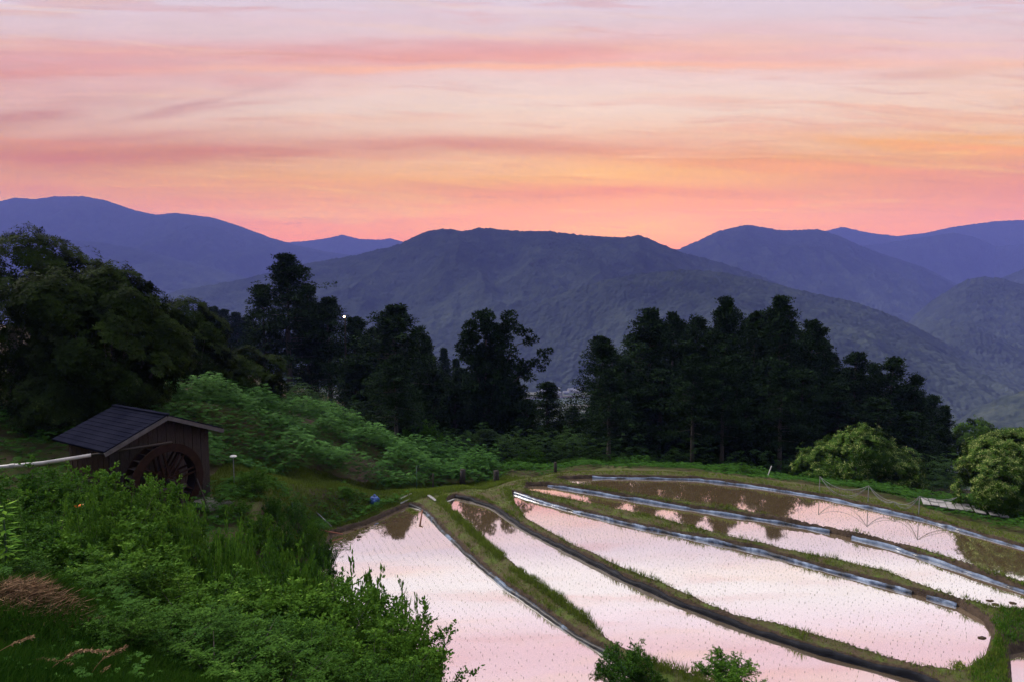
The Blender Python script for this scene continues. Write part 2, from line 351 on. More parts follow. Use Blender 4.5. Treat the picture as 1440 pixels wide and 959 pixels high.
def ground_mat():
    m, nt, N, L, p = new_mat('ground_cover')
    g = N.new('ShaderNodeNewGeometry')
    def noise(s, d=6):
        n = N.new('ShaderNodeTexNoise'); n.inputs['Scale'].default_value = s; n.inputs['Detail'].default_value = d; n.inputs['Roughness'].default_value = .7
        L.new(g.outputs['Position'], n.inputs[0]); return n.outputs['Fac']
    def ramp(f, st):
        r = N.new('ShaderNodeValToRGB'); e = r.color_ramp.elements
        e[0].position, e[0].color = st[0][0], (*st[0][1], 1); e[1].position, e[1].color = st[-1][0], (*st[-1][1], 1)
        for q in st[1:-1]: k = e.new(q[0]); k.color = (*q[1], 1)
        L.new(f, r.inputs[0]); return r.outputs[0]
    grass = ramp(noise(1.6), [(.36, (.075, .05, .034)), (.50, (.07, .068, .027)), (.66, (.075, .11, .022))])
    mudc = ramp(noise(4), [(.3, (.022, .015, .012)), (.7, (.085, .06, .042))])
    at = N.new('ShaderNodeAttribute'); at.attribute_name = 'mud'
    n3 = noise(3)
    ad = N.new('ShaderNodeMath'); ad.operation = 'ADD'; L.new(at.outputs['Fac'], ad.inputs[0]); L.new(n3, ad.inputs[1])
    mr = N.new('ShaderNodeMapRange'); mr.inputs['From Min'].default_value = .72; mr.inputs['From Max'].default_value = 1.0; L.new(ad.outputs[0], mr.inputs[0])
    mx = N.new('ShaderNodeMix'); mx.data_type = 'RGBA'; L.new(mr.outputs[0], mx.inputs[0]); L.new(grass, mx.inputs[6]); L.new(mudc, mx.inputs[7])
    # the valley far below : fields
    vo = N.new('ShaderNodeTexVoronoi'); vo.inputs['Scale'].default_value = .02; L.new(g.outputs['Position'], vo.inputs[0])
    sp = N.new('ShaderNodeSeparateColor'); L.new(vo.outputs['Color'], sp.inputs[0])
    fld = ramp(sp.outputs[0], [(.0, (.03, .05, .025)), (.4, (.06, .08, .035)), (.6, (.035, .055, .03)), (1, (.14, .14, .11))])
    sz = N.new('ShaderNodeSeparateXYZ'); L.new(g.outputs['Position'], sz.inputs[0])
    mz = N.new('ShaderNodeMapRange'); mz.inputs['From Min'].default_value = -120; mz.inputs['From Max'].default_value = -190; L.new(sz.outputs['Z'], mz.inputs[0])
    m2 = N.new('ShaderNodeMix'); m2.data_type = 'RGBA'; L.new(mz.outputs[0], m2.inputs[0]); L.new(mx.outputs[2], m2.inputs[6]); L.new(fld, m2.inputs[7])
    L.new(m2.outputs[2], p.inputs['Base Color']); p.inputs['Roughness'].default_value = .9; p.inputs['Specular IOR Level'].default_value = .15
    b = N.new('ShaderNodeBump'); b.inputs['Strength'].default_value = .7; b.inputs['Distance'].default_value = .05
    L.new(noise(9), b.inputs['Height']); L.new(b.outputs[0], p.inputs['Normal'])
    return m
tag(link('ground', gm, ground_mat()), 'grassy hillside with muddy terrace banks running down to the valley', kind='structure')

# ------------------------------------------------------------------ water sheets
def offset_poly(pl, d):
    area = .5 * np.sum(pl[:, 0] * np.roll(pl[:, 1], -1) - np.roll(pl[:, 0], -1) * pl[:, 1]); s = 1 if area > 0 else -1
    e1 = pl - np.roll(pl, 1, 0); e2 = np.roll(pl, -1, 0) - pl
    n1 = np.stack([e1[:, 1], -e1[:, 0]], 1) / np.linalg.norm(e1, axis=1)[:, None]; n2 = np.stack([e2[:, 1], -e2[:, 0]], 1) / np.linalg.norm(e2, axis=1)[:, None]
    n = n1 + n2; n /= np.linalg.norm(n, axis=1)[:, None] + 1e-9
    return pl + n * d * s
WL = {'a': 'water of the nearest paddy at the left', 'b': 'water of the long paddy behind the black lined bank', 'c': 'water of the middle paddy with the rounded right end',
      'd': 'water of the narrow paddy behind the middle one', 'e': 'water of the farthest paddy under the forest edge', 'f': 'corner of a paddy at the right edge of the picture'}
for k, (lv, pl) in POLY.items():
    q = offset_poly(pl, .10); bm = bmesh.new(); f = bm.faces.new([bm.verts.new((*p, lv)) for p in q]); bmesh.ops.triangulate(bm, faces=[f])
    bmesh.ops.recalc_face_normals(bm, faces=bm.faces)
    if sum(fc.normal.z for fc in bm.faces) < 0: bmesh.ops.reverse_faces(bm, faces=bm.faces)
    m = bpy.data.meshes.new('paddy_water'); bm.to_mesh(m); bm.free()
    tag(link('paddy_water', m, M['water']), WL[k], kind='structure')

def resample(pts, step):
    pts = np.asarray(pts, float); seg = np.linalg.norm(np.diff(pts[:, :2], axis=0), axis=1); s = np.r_[0, np.cumsum(seg)]
    n = max(2, int(s[-1] / step) + 1); t = np.linspace(0, s[-1], n)
    return np.stack([np.interp(t, s, pts[:, i]) for i in range(pts.shape[1])], 1)
# ------------------------------------------------------------------ plastic lining of each bank's inner face
def lining(key, i0, i1, mat, label, top=.27, seed=1, gaps=()):
    lv, pl = POLY[key]; pl = pl[i0:i1 + 1]; P = resample(pl, .12); n = len(P)
    # smooth
    for _ in range(3): P[1:-1] = (P[:-2] + P[1:-1] * 2 + P[2:]) / 4
    d = np.gradient(P, axis=0); d /= np.linalg.norm(d, axis=1)[:, None]
    nr = np.stack([-d[:, 1], d[:, 0]], 1)
    cen = POLY[key][1].mean(0)
    # outward side
    test = sdist(P + nr * .1, POLY[key][1]); 
    if np.mean(test > 0) < .5: nr = -nr
    s = np.arange(n) * .12; rg = R(seed)
    w1 = fbm(s / .9, s * 0 + seed, 3, seed); w2 = fbm(s / .35, s * 0 + 4.2, 2, seed + 3)
    tp = top * (.36 + .85 * w1) ; prof = [(-.05, -.12), (-.015, .02), (.0, .45), (.03, .85), (.09, 1.0), (.2, .92)]
    V = []; 
    for j, (o, h) in enumerate(prof):
        off = o + (w2 - .5) * .07 + (w1 - .5) * .05
        z = lv + (h * tp if h > 0 else h)
        V.append(np.stack([P[:, 0] + nr[:, 0] * off, P[:, 1] + nr[:, 1] * off, z + 0 * s], 1))
    V = np.stack(V, 1).reshape(-1, 3); k = len(prof)
    keep = np.ones(n - 1, bool)
    for a, b in gaps: keep[(s[:-1] / s[-1] > a) & (s[:-1] / s[-1] < b)] = False
    fs = [(i * k + j, (i + 1) * k + j, (i + 1) * k + j + 1, i * k + j + 1) for i in range(n - 1) if keep[i] for j in range(k - 1)]
    m = np_mesh('plastic_sheet', V, np.array(fs), smooth=True); o = link('plastic_sheet', m, mat)
    return tag(o, label, 'plastic sheet')
lining('a', 0, 8, M['lining_mix'], 'blue and black plastic sheet with painted sky sheen along the leftmost grassy paddy bank', .15, 3)
lining('b', 0, 10, M['lining_black'], 'black plastic sheet lining the long bank below the middle paddy', .22, 5)
lining('c', 0, 8, M['lining'], 'patchy blue-grey plastic sheet along the far bank of the middle paddy', .155, 8, gaps=((.93, .95),))
lining('d', 1, 9, M['lining_pale'], 'blue plastic sheet between the two farthest paddies, torn by a muddy gap', .15, 12, gaps=((.655, .70),))
lining('e', 1, 10, M['lining_pale'], 'pale blue plastic sheet on the outermost bank below the forest', .13, 15)

# ------------------------------------------------------------------ leaf geometry
def nrm(a): return a / (np.linalg.norm(a, axis=-1, keepdims=True) + 1e-9)
def leafV(P, D, N, L, W):
    D = nrm(D); S = nrm(np.cross(D, N)); L = np.asarray(L).reshape(-1, 1); W = np.asarray(W).reshape(-1, 1)
    m = P + D * L * .45
    return np.stack([P, m + S * W / 2, P + D * L, m - S * W / 2], 1).reshape(-1, 3)
def leaf_mesh(name, parts):
    """parts: list of (V, tint)"""
    V = np.concatenate([p[0] for p in parts]); t = np.concatenate([p[1] for p in parts]); n = len(V) // 4
    return np_mesh(name, V, np.arange(n * 4).reshape(n, 4), t)
def rdir(rg, n, up=0.):
    d = rg.normal(size=(n, 3)); d = nrm(d); d[:, 2] += up; return nrm(d)
def clumps(rg, C, Rr, per, L, W, up=.25, flat=.8, tint0=None):
    """leaf-filled balls centred on C (n,3) of radius Rr (n)"""
    n = len(C); C2 = np.repeat(C, per, 0); r2 = np.repeat(Rr, per)
    d = rdir(rg, n * per, up); rad = r2 * rg.uniform(.35, 1, n * per) ** .6
    P = C2 + d * rad[:, None] * np.array([1, 1, flat])
    D = nrm(d + rg.normal(size=d.shape) * .7); N = rdir(rg, n * per, .6)
    tt = np.repeat(rg.rand(n) if tint0 is None else tint0, per) * .6 + rg.rand(n * per) * .4
    return leafV(P, D, N, L * rg.uniform(.6, 1.3, n * per), W * rg.uniform(.7, 1.2, n * per)), tt

# ---- cedar
def cedar_proto(seed, H=15., Rm=3., base=.28, irr=.35, shape=0):
    rg = R(seed); mb = MB()
    zz = np.linspace(0, H * .97, 9); ox = np.cumsum(rg.normal(size=9) * .06); oy = np.cumsum(rg.normal(size=9) * .06)
    mb.tube([(ox[i], oy[i], zz[i]) for i in range(9)], [.24 * (1 - .9 * i / 8) + .02 for i in range(9)], 8)
    C = []; Rr = []
    nb = 200
    for b in range(nb):
        t = rg.rand() ** .85
        z = H * (base + (1 - base) * t)
        if shape == 0: pr = (1 - t) ** .72 * (.85 + .15 * min(1, t / .2))
        elif shape == 1: pr = (1 - t) ** .75 * (.78 + .22 * min(1, t / .3)) * 1.15
        else: pr = (1 - t) ** .9
        ln = Rm * pr * rg.uniform(.55, 1.1) + .25
        az = rg.uniform(0, 2 * PI); layer = math.sin(z * 3.1 + seed)
        ln *= 1 + irr * layer * .5
        if rg.rand() < .12: ln *= 1.3
        rise = .25 if t > .5 else -.05
        x0, y0 = np.interp(z, zz, ox), np.interp(z, zz, oy)
        tip = (x0 + math.cos(az) * ln, y0 + math.sin(az) * ln, z + ln * rise)
        if b % 3 == 0: mb.tube([(x0, y0, z - .1), tuple(np.add((x0, y0, z), np.subtract(tip, (x0, y0, z)) * .55))], [.05, .02], 4, False)
        for f in (.3, .55, .8, 1.0):
            if f < .5 and ln < .8: continue
            C.append((x0 + (tip[0] - x0) * f + rg.normal() * .12, y0 + (tip[1] - y0) * f + rg.normal() * .12, z + (tip[2] - z) * f + rg.normal() * .12))
            Rr.append(rg.uniform(.24, .52) * (1.2 - .55 * t))
    for k in range(8): C.append((ox[-1] + rg.normal() * .15, oy[-1] + rg.normal() * .15, H * (.92 + .085 * k / 7))); Rr.append(.26 - .024 * k)
    C = np.array(C); Rr = np.array(Rr)
    Vt = clumps(rg, C, Rr, 26, .23, .11, .15, .7)
    return mb, leaf_mesh('crown', [Vt])
CEDARS = []
GRP_C = 'tall dark cedars of the forest behind the paddies'
used = set()
def tree_thing(name, label, cat, mb, crown, leafm, barkm, group=None):
    r = empty(name, label, cat, (0, 0, 0), 0, group)
    mb.build('trunk', barkm, r, smooth=True); link('crown', crown, leafm, r)
    return r
cedar_specs = [(1, 15, 3.2, .10, .35, 0), (2, 15, 3.3, .22, .35, 1), (3, 15, 3.1, .03, .25, 0), (4, 15, 3.2, .30, .5, 1), (5, 12, 2.4, .05, .15, 2)]
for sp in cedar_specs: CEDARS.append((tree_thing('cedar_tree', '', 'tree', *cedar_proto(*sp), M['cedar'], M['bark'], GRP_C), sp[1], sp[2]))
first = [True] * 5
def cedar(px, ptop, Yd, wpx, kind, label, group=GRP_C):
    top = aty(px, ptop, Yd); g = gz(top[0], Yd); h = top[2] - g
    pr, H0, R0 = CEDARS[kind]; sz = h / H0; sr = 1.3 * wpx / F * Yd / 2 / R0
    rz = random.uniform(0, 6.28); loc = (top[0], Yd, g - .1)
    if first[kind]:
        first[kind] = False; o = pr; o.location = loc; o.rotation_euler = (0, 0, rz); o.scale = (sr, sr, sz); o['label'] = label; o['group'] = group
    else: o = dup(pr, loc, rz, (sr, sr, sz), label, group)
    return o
# left stand
cedar(402, 360, 68, 92, 3, 'tallest cedar of the left stand, ragged top against the blue ridge')
cedar(372, 402, 70, 66, 1, 'cedar on the left shoulder of the left stand, leaning branch tips')
cedar(433, 402, 72, 74, 0, 'cedar just right of the tallest one in the left stand')
cedar(462, 420, 70, 76, 3, 'cedar with bare lower trunk in the middle of the left stand')
cedar(495, 447, 66, 70, 1, 'cedar next to the bright lamp glint, right end of the left stand')
cedar(525, 462, 72, 60, 0, 'low cedar between the left stand and the broad flat-topped cedar')
cedar(556, 431, 60, 104, 3, 'broad cedar with a flat layered top left of the forked tree')
cedar(588, 462, 66, 66, 0, 'cedar filling the right side of the broad layered cedar')
cedar(440, 455, 82, 90, 2, 'cedar seen behind the bare trunks of the left stand')
cedar(600, 474, 105, 34, 4, 'small pointed conifer just right of the broad layered cedar')
cedar(623, 490, 110, 30, 4, 'second small pointed conifer down the slope before the forked tree')
cedar(640, 505, 112, 30, 4, 'third small pointed conifer, close to the forked tree')
for i, (px, pt) in enumerate([(300, 432), (316, 436), (330, 440), (346, 446), (286, 428)]):
    cedar(px, pt, 150, 38, 4, 'small far conifer on the dark spur left of the tallest cedar', 'far conifers on the left spur')
cedar(548, 520, 55, 90, 1, 'low dark cedar in front of the broad layered cedar')
cedar(610, 520, 62, 80, 0, 'dark cedar in the dip between the broad cedar and the forked tree')
cedar(640, 545, 58, 70, 2, 'low cedar touching the left side of the forked tree')
cedar(500, 500, 60, 80, 0, 'low cedar under the right end of the left stand')
cedar(770, 537, 60, 74, 2, 'short dark cedar right of the forked tree, below the valley gap')
cedar(742, 562, 56, 70, 1, 'low cedar between the forked tree and the short gap cedar')
cedar(806, 572, 66, 50, 2, 'lowest cedar directly under the gap with the river')
# main forest
cedar(850, 474, 57, 84, 1, 'leftmost cedar of the big forest block, beside the valley gap')
cedar(915, 437, 60, 90, 3, 'cedar with a rounded top, second from the left in the forest block')
cedar(946, 441, 63, 66, 1, 'cedar close against the rounded-top one in the forest block')
cedar(983, 448, 60, 76, 0, 'cedar left of the umbrella-topped one in the forest block')
cedar(1022, 421, 58, 70, 3, 'cedar with an umbrella-like top in the middle of the forest block')
cedar(1060, 440, 61, 70, 1, 'cedar in the dip between the two highest tops of the forest block')
cedar(1098, 420, 58, 82, 3, 'highest cedar at the right of the forest block, cloud-shaped top')
cedar(1140, 452, 60, 80, 1, 'cedar on the right shoulder of the forest block')
cedar(1160, 480, 64, 60, 0, 'cedar stepping down from the right shoulder of the forest block')
cedar(1205, 496, 60, 76, 2, 'first cedar of the lower group right of the forest block')
cedar(1228, 512, 64, 60, 0, 'cedar in the dip of the lower right group')
cedar(1257, 503, 58, 80, 2, 'pointed cedar, tallest of the lower right group')
cedar(1290, 528, 57, 60, 0, 'cedar on the outer slope of the lower right group')
cedar(1330, 570, 62, 40, 4, 'small pointed cedar at the right end of the lower group')
cedar(1312, 556, 60, 60, 2, 'low cedar beside the small pointed one, lower right group')
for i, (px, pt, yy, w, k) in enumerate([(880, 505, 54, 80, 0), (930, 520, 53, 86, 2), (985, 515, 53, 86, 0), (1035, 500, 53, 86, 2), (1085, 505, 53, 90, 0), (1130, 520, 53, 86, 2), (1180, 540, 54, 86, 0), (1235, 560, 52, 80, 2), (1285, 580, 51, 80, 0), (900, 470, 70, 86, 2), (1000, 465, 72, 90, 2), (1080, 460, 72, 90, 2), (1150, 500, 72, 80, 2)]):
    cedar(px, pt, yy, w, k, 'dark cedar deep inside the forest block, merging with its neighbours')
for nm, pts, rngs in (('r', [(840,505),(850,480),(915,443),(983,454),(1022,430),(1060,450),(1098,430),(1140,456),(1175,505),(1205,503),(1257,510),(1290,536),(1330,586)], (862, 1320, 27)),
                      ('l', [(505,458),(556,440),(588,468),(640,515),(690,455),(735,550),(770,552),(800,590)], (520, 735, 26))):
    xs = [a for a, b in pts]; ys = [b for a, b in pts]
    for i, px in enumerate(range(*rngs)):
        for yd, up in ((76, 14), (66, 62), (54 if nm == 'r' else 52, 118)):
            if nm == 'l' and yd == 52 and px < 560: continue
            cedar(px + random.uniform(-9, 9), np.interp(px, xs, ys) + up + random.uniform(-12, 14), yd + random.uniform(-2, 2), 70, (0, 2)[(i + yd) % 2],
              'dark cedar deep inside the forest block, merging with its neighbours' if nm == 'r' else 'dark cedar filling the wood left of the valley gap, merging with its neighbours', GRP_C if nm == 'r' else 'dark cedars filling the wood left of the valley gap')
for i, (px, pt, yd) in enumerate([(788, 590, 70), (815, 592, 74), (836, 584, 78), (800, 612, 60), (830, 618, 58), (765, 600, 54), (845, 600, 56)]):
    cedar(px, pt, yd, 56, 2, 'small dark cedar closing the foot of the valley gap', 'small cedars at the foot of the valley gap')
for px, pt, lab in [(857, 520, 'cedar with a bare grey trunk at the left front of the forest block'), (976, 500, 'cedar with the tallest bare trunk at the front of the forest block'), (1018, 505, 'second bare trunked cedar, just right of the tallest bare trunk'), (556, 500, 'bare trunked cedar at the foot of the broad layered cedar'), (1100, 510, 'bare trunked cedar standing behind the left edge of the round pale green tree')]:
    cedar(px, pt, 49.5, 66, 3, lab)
# ---- forked tree with two heads and long right limbs
def blob_tree(blobs, px0, Yd, zb, seed, leafm, name, label, limbs, per=90, L=.2, W=.09, depth=.8, trunk_r=.2, flat=.75):
    rg = R(seed); o0 = aty(px0, 600, Yd); x0 = o0[0]; C = []; Rr = []
    for px, py, r in blobs:
        q = aty(px, py, Yd); rm = r / F * Yd * 1.22
        n = max(1, int((rm / .45) ** 2 * 2.2))
        for i in range(n):
            d = rdir(rg, 1)[0]; rad = rm * rg.uniform(.3, .9) if n > 1 else 0
            C.append((q[0] - x0 + d[0] * rad, d[1] * rad * 1.1 + rg.normal() * depth * .5 * min(1, rm), q[2] - zb + d[2] * rad * .9)); Rr.append(min(rm, rg.uniform(.3, .55)))
    mb = MB()
    for pts, r0, r1 in limbs:
        P = [aty(px, py, Yd) for px, py in pts]; P = [(p[0] - x0, 0.15 * math.sin(i * 2.1), p[2] - zb) for i, p in enumerate(P)]
        mb.tube(P, list(np.linspace(r0, r1, len(P))), 8)
    r = tree_thing(name, label, 'tree', mb, leaf_mesh('crown', [clumps(rg, np.array(C), np.array(Rr), per, L, W, .15, flat)]), leafm, M['bark'])
    r.location = (x0, Yd, zb); return r
zb = gz(aty(682, 600, 58)[0], 58) - .1
def pyof(z, Yd): # row of height z at distance Yd
    for py in range(300, 960):
        if aty(720, py, Yd)[2] < z: return py
    return 960
pb = pyof(zb, 58)
blob_tree([(666,470,20),(684,446,14),(695,470,24),(714,448,9),(710,468,12),(722,462,9),(736,470,8),(744,484,6),(753,478,4),(762,500,6),(773,494,4),(768,507,5),(752,513,9),(762,518,5),(738,522,12),(700,515,34),(668,505,22),(645,490,6),(655,500,9),(700,556,34),(724,548,16),(672,552,26),(722,590,22),(688,596,24),(706,625,18),(660,600,16)],
          682, 58, zb, 31, M['cedar'], 'forked_tree', 'dark tree with two heads and leafy limbs reaching right, left of the valley gap',
          [([(680, pb), (680, 620), (683, 540), (684, 455)], .24, .04), ([(682, 600), (695, 540), (712, 450)], .12, .03), ([(700, 560), (735, 525), (762, 502)], .08, .02), ([(705, 520), (728, 485), (752, 478)], .06, .02), ([(683, 560), (660, 500)], .07, .02)], per=95, L=.24, W=.12)
# ------------------------------------------------------------------ chestnut style crowns (rosettes of drooping leaves)
def rosettes(rg, C, Nn, nl, L, W, tnt):
    n = len(C); a = rg.uniform(0, 2 * PI, (n, 1)) + np.arange(nl)[None] * 2 * PI / nl + rg.normal(size=(n, nl)) * .25
    Nn = nrm(Nn); t1 = nrm(np.cross(Nn, np.array([.3, .2, 1.]) + 1e-3)); t2 = np.cross(Nn, t1)
    el = rg.uniform(-.1, .6, (n, nl))
    d = (t1[:, None] * np.cos(a)[..., None] + t2[:, None] * np.sin(a)[..., None]) + Nn[:, None] * el[..., None]
    d = nrm(d); d[..., 2] -= .16; d = nrm(d + rg.normal(size=d.shape) * .18)
    P = np.repeat(C[:, None], nl, 1) + d * .02
    nn = np.repeat(Nn[:, None], nl, 1)
    return leafV(P.reshape(-1, 3), d.reshape(-1, 3), nn.reshape(-1, 3), (L * rg.uniform(.7, 1.25, (n * nl))), W * rg.uniform(.8, 1.2, n * nl)), np.repeat(tnt, nl) * .75 + rg.rand(n * nl) * .25
def dome_tree(seed, lobes, nros, L, W, H, hb, flower=0, nl=9, inner=.35):
    """lobes: (x,y,z,r) spheres in metres; rosettes cover their outside"""
    rg = R(seed); lobes = np.array(lobes); A = lobes[:, 3] ** 2; A /= A.sum(); C = []; Nn = []; T = []
    while len(C) < nros:
        k = rg.choice(len(lobes), 2000, p=A); d = rdir(rg, 2000, .15); dep = np.where(rg.rand(2000) < inner, rg.uniform(.55, .95, 2000), 1 + rg.normal(size=2000) * .04)
        az = np.arctan2(d[:, 1], d[:, 0]); bump = 1 + .17 * np.sin(az * 5 + k) * np.cos(d[:, 2] * 6 + k * 2)
        P = lobes[k, :3] + d * (lobes[k, 3] * dep * bump)[:, None] * np.array([1, 1, .9])
        dd = np.sqrt(((P[:, None] - lobes[None, :, :3]) ** 2).sum(2)) / lobes[None, :, 3]
        ok = (dd.min(1) > .72) | (rg.rand(2000) < .12)
        ok &= fbm(P[:, 0] * 1.1 + P[:, 2], P[:, 1] * 1.1 + P[:, 2] * .7, 2, seed) > .38
        for p, q in zip(P[ok], d[ok]): C.append(p); Nn.append(q)
    C = np.array(C[:nros]); Nn = np.array(Nn[:nros]); Nn[:, 2] += .4
    T = rg.rand(nros) * .5 + .5 * fbm(C[:, 0] * .9, C[:, 1] * .9 + C[:, 2], 2, seed + 4)
    crown = leaf_mesh('crown', [rosettes(rg, C, Nn, nl, L, W, T)])
    mb = MB(); mb.tube([(0, 0, 0), (.1, 0, H * .25), (0, .1, H * .5)], [.22 * H / 6, .17 * H / 6, .1 * H / 6], 9)
    for x, y, z, r in lobes[:10]: mb.tube([(0, 0, H * .22), (x * .5, y * .5, z * .6), (x * .85, y * .85, z)], [.1 * H / 6, .06 * H / 6, .02], 6, False)
    fl = None
    if flower:
        sel = rg.choice(nros, int(nros * flower), replace=False); sel = sel[Nn[sel, 2] > .1]
        fl = leaf_mesh('blossom', [rosettes(rg, C[sel] + nrm(Nn[sel]) * .06, Nn[sel], 7, L * .75, W * .35, rg.rand(len(sel)))])
    return mb, crown, fl
def place_dome(name, label, px, Yd, spec, leafm, flm=None, group=None, bark='bark_pale', rz=0, cat='tree', zoff=0):
    mb, cr, fl = spec; q = aty(px, 600, Yd); g = gz(q[0], Yd) + zoff
    r = tree_thing(name, label, cat, mb, cr, leafm, M[bark], group); r.location = (q[0], Yd, g - .05); r.rotation_euler.z = rz
    if fl: link('blossom', fl, flm, r)
    return r
def lobes_px(px0, Yd, items, zg, dy=1.0, seed=0):
    rg = R(seed); x0 = aty(px0, 600, Yd)[0]; out = []
    for px, py, r in items:
        q = aty(px, py, Yd); out.append((q[0] - x0, rg.uniform(-dy, dy), q[2] - zg, r / F * Yd))
    return out
# right round chestnuts
Yd = 43; zg = gz(aty(1203, 600, Yd)[0], Yd) 
place_dome('chestnut_tree', 'round pale green tree in front of the dark cedars, right of centre', 1203, Yd,
    dome_tree(41, lobes_px(1203, Yd, [(1200,650,48),(1168,662,42),(1235,660,42),(1150,678,32),(1255,680,22),(1205,626,34),(1180,690,40),(1240,690,38)], zg, 1.2, 1), 5200, .21, .06, 4.5, 1, .35), M['chestnut'], M['chestnut_flower'])
Yd = 35; zg = gz(aty(1410, 600, Yd)[0], Yd)
place_dome('chestnut_tree', 'round tree with cream catkins at the right edge above the pale boards', 1412, Yd,
    dome_tree(43, lobes_px(1412, Yd, [(1410,655,50),(1376,668,40),(1450,660,52),(1398,640,32),(1430,638,34),(1365,685,30),(1390,690,36),(1425,695,38),(1480,680,50)], zg, 1.2, 2), 6500, .19, .055, 4.5, 1, .6), M['chestnut'], M['chestnut_flower'])
for px, Yd, it, lab, sd in [(1375, 62, [(1372,612,26),(1355,628,26),(1395,618,20),(1400,635,24),(1375,640,28)], 'dome-shaped green tree behind the gap between the two round chestnuts', 51),
                            (1425, 58, [(1422,622,18),(1440,620,20),(1410,632,18),(1435,640,26)], 'low green tree showing just above the right-edge chestnut', 53)]:
    zg = gz(aty(px, 600, Yd)[0], Yd)
    place_dome('broadleaf_tree', lab, px, Yd, dome_tree(sd, lobes_px(px, Yd, it, zg, .8, sd), 2200, .24, .10, 6, 1, 0, 7), M['chestnut'])
# left broad trees
for px, Yd, it, lab, sd, nr in [
    (25, 36, [(20,375,58),(-40,390,60),(70,400,56),(10,450,75),(80,460,66),(-30,480,70),(60,520,70),(0,545,70),(100,540,60),(-60,540,70)], 'biggest dark broadleaf tree, at the left edge above the hut roof', 61, 12000),
    (165, 34, [(150,418,50),(195,430,42),(110,430,50),(225,470,38),(170,480,58),(120,500,60),(215,525,44),(160,550,55),(240,500,28),(105,565,50)], 'dark olive broadleaf tree right behind the hut, with pale shoots', 63, 10500),
    (275, 45, [(270,445,28),(250,455,32),(298,465,26),(275,490,42),(305,505,26),(245,510,40),(300,540,26)], 'medium broadleaf tree between the hut tree and the cedars', 65, 4500),
    (352, 47, [(345,510,24),(375,520,22),(325,525,26),(355,535,30),(392,540,18),(335,555,28),(380,560,20)], 'low spreading tree on the fern slope before the bare cedar trunks', 67, 3200)]:
    zg = gz(aty(px, 600, Yd)[0], Yd)
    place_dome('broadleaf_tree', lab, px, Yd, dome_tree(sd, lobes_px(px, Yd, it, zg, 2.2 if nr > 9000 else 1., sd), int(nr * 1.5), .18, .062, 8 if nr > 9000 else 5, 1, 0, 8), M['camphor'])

# ------------------------------------------------------------------ shrubs
def shrub_proto(seed, Rr=1.3, H=2.2, nst=46, L=.075, W=.042, leafm='shrub', long=0.0):
    rg = R(seed); mb = MB(); P = []; D = []; T = []
    for s in range(nst):
        az = rg.uniform(0, 2 * PI); rr = Rr * math.sqrt(rg.rand()) * (1 + long * rg.rand() ** 3); hh = H * math.sqrt(max(.05, 1 - (min(rr, Rr * .97) / Rr) ** 2)) * rg.uniform(.72, 1.08)
        b = np.array([math.cos(az) * rr * .15, math.sin(az) * rr * .15, 0]); e = np.array([math.cos(az) * rr, math.sin(az) * rr, hh])
        c = np.array([math.cos(az) * rr * .55, math.sin(az) * rr * .55, hh * .65]); st = rg.rand()
        def bez(t): return b * (1 - t) ** 2 + 2 * c * t * (1 - t) + e * t * t
        if s % 2 == 0: mb.tube([bez(t) for t in (0, .33, .66, 1)], [.016, .012, .008, .003], 4, False)
        for t in np.linspace(.35, 1, 11):
            q = bez(t)
            for k in range(2):
                d = rdir(rg, 1, .35)[0]; d = nrm(d + .5 * nrm(e - c)); ln = rg.uniform(.15, .38) * (1.25 - .5 * t)
                m = 17; u = np.linspace(.15, 1, m)[:, None]; pts = q + d * ln * u + np.array([0, 0, -.05]) * u * u + rg.normal(size=(m, 3)) * .018
                P.append(pts); D.append(nrm(d + rg.normal(size=(m, 3)) * .8 + np.array([0, 0, .15]))); T.append(np.full(m, st * .35 + .25 * rg.rand()) + .4 * rg.rand(m) * u[:, 0])
    P = np.concatenate(P); D = np.concatenate(D); T = np.concatenate(T)
    N = rdir(rg, len(P), .9)
    return mb, leaf_mesh('foliage', [(leafV(P, D, N, L * rg.uniform(.6, 1.3, len(P)), W * rg.uniform(.7, 1.2, len(P))), T)])
def shrub_thing(seed, leafm, **k):
    mb, lf = shrub_proto(seed, **k); r = empty('shrub', '', 'shrub'); mb.build('stem', M['bark_pale'], r); link('foliage', lf, M[leafm], r); return r
SH = [shrub_thing(71, 'shrub'), shrub_thing(72, 'shrub', nst=52, L=.062, W=.036, long=.35), shrub_thing(73, 'shrub_dark', L=.05, W=.028, long=.3), shrub_thing(74, 'shrub_dark', nst=52, L=.075, W=.035)]
sf = [True] * 4
GS = 'leafy shrubs covering the foreground slope'
def shrub(px, ptop, Yd, wpx, k, label, group=GS):
    q = aty(px, ptop, Yd); g = gz(q[0], Yd); h = max(.5, q[2] - g); s = wpx / F * Yd / 2 / 1.3
    sz = h / 2.25; loc = (q[0], Yd, g - .08); rz = random.uniform(0, 6.28)
    if sf[k]:
        sf[k] = False; o = SH[k]; o.location = loc; o.rotation_euler = (0, 0, rz); o.scale = (s, s, sz); o['label'] = label
        if group: o['group'] = group
    else: o = dup(SH[k], loc, rz, (s, s, sz), label, group)
    return o
SL = 'bright green shrub among its look-alikes on the foreground slope'
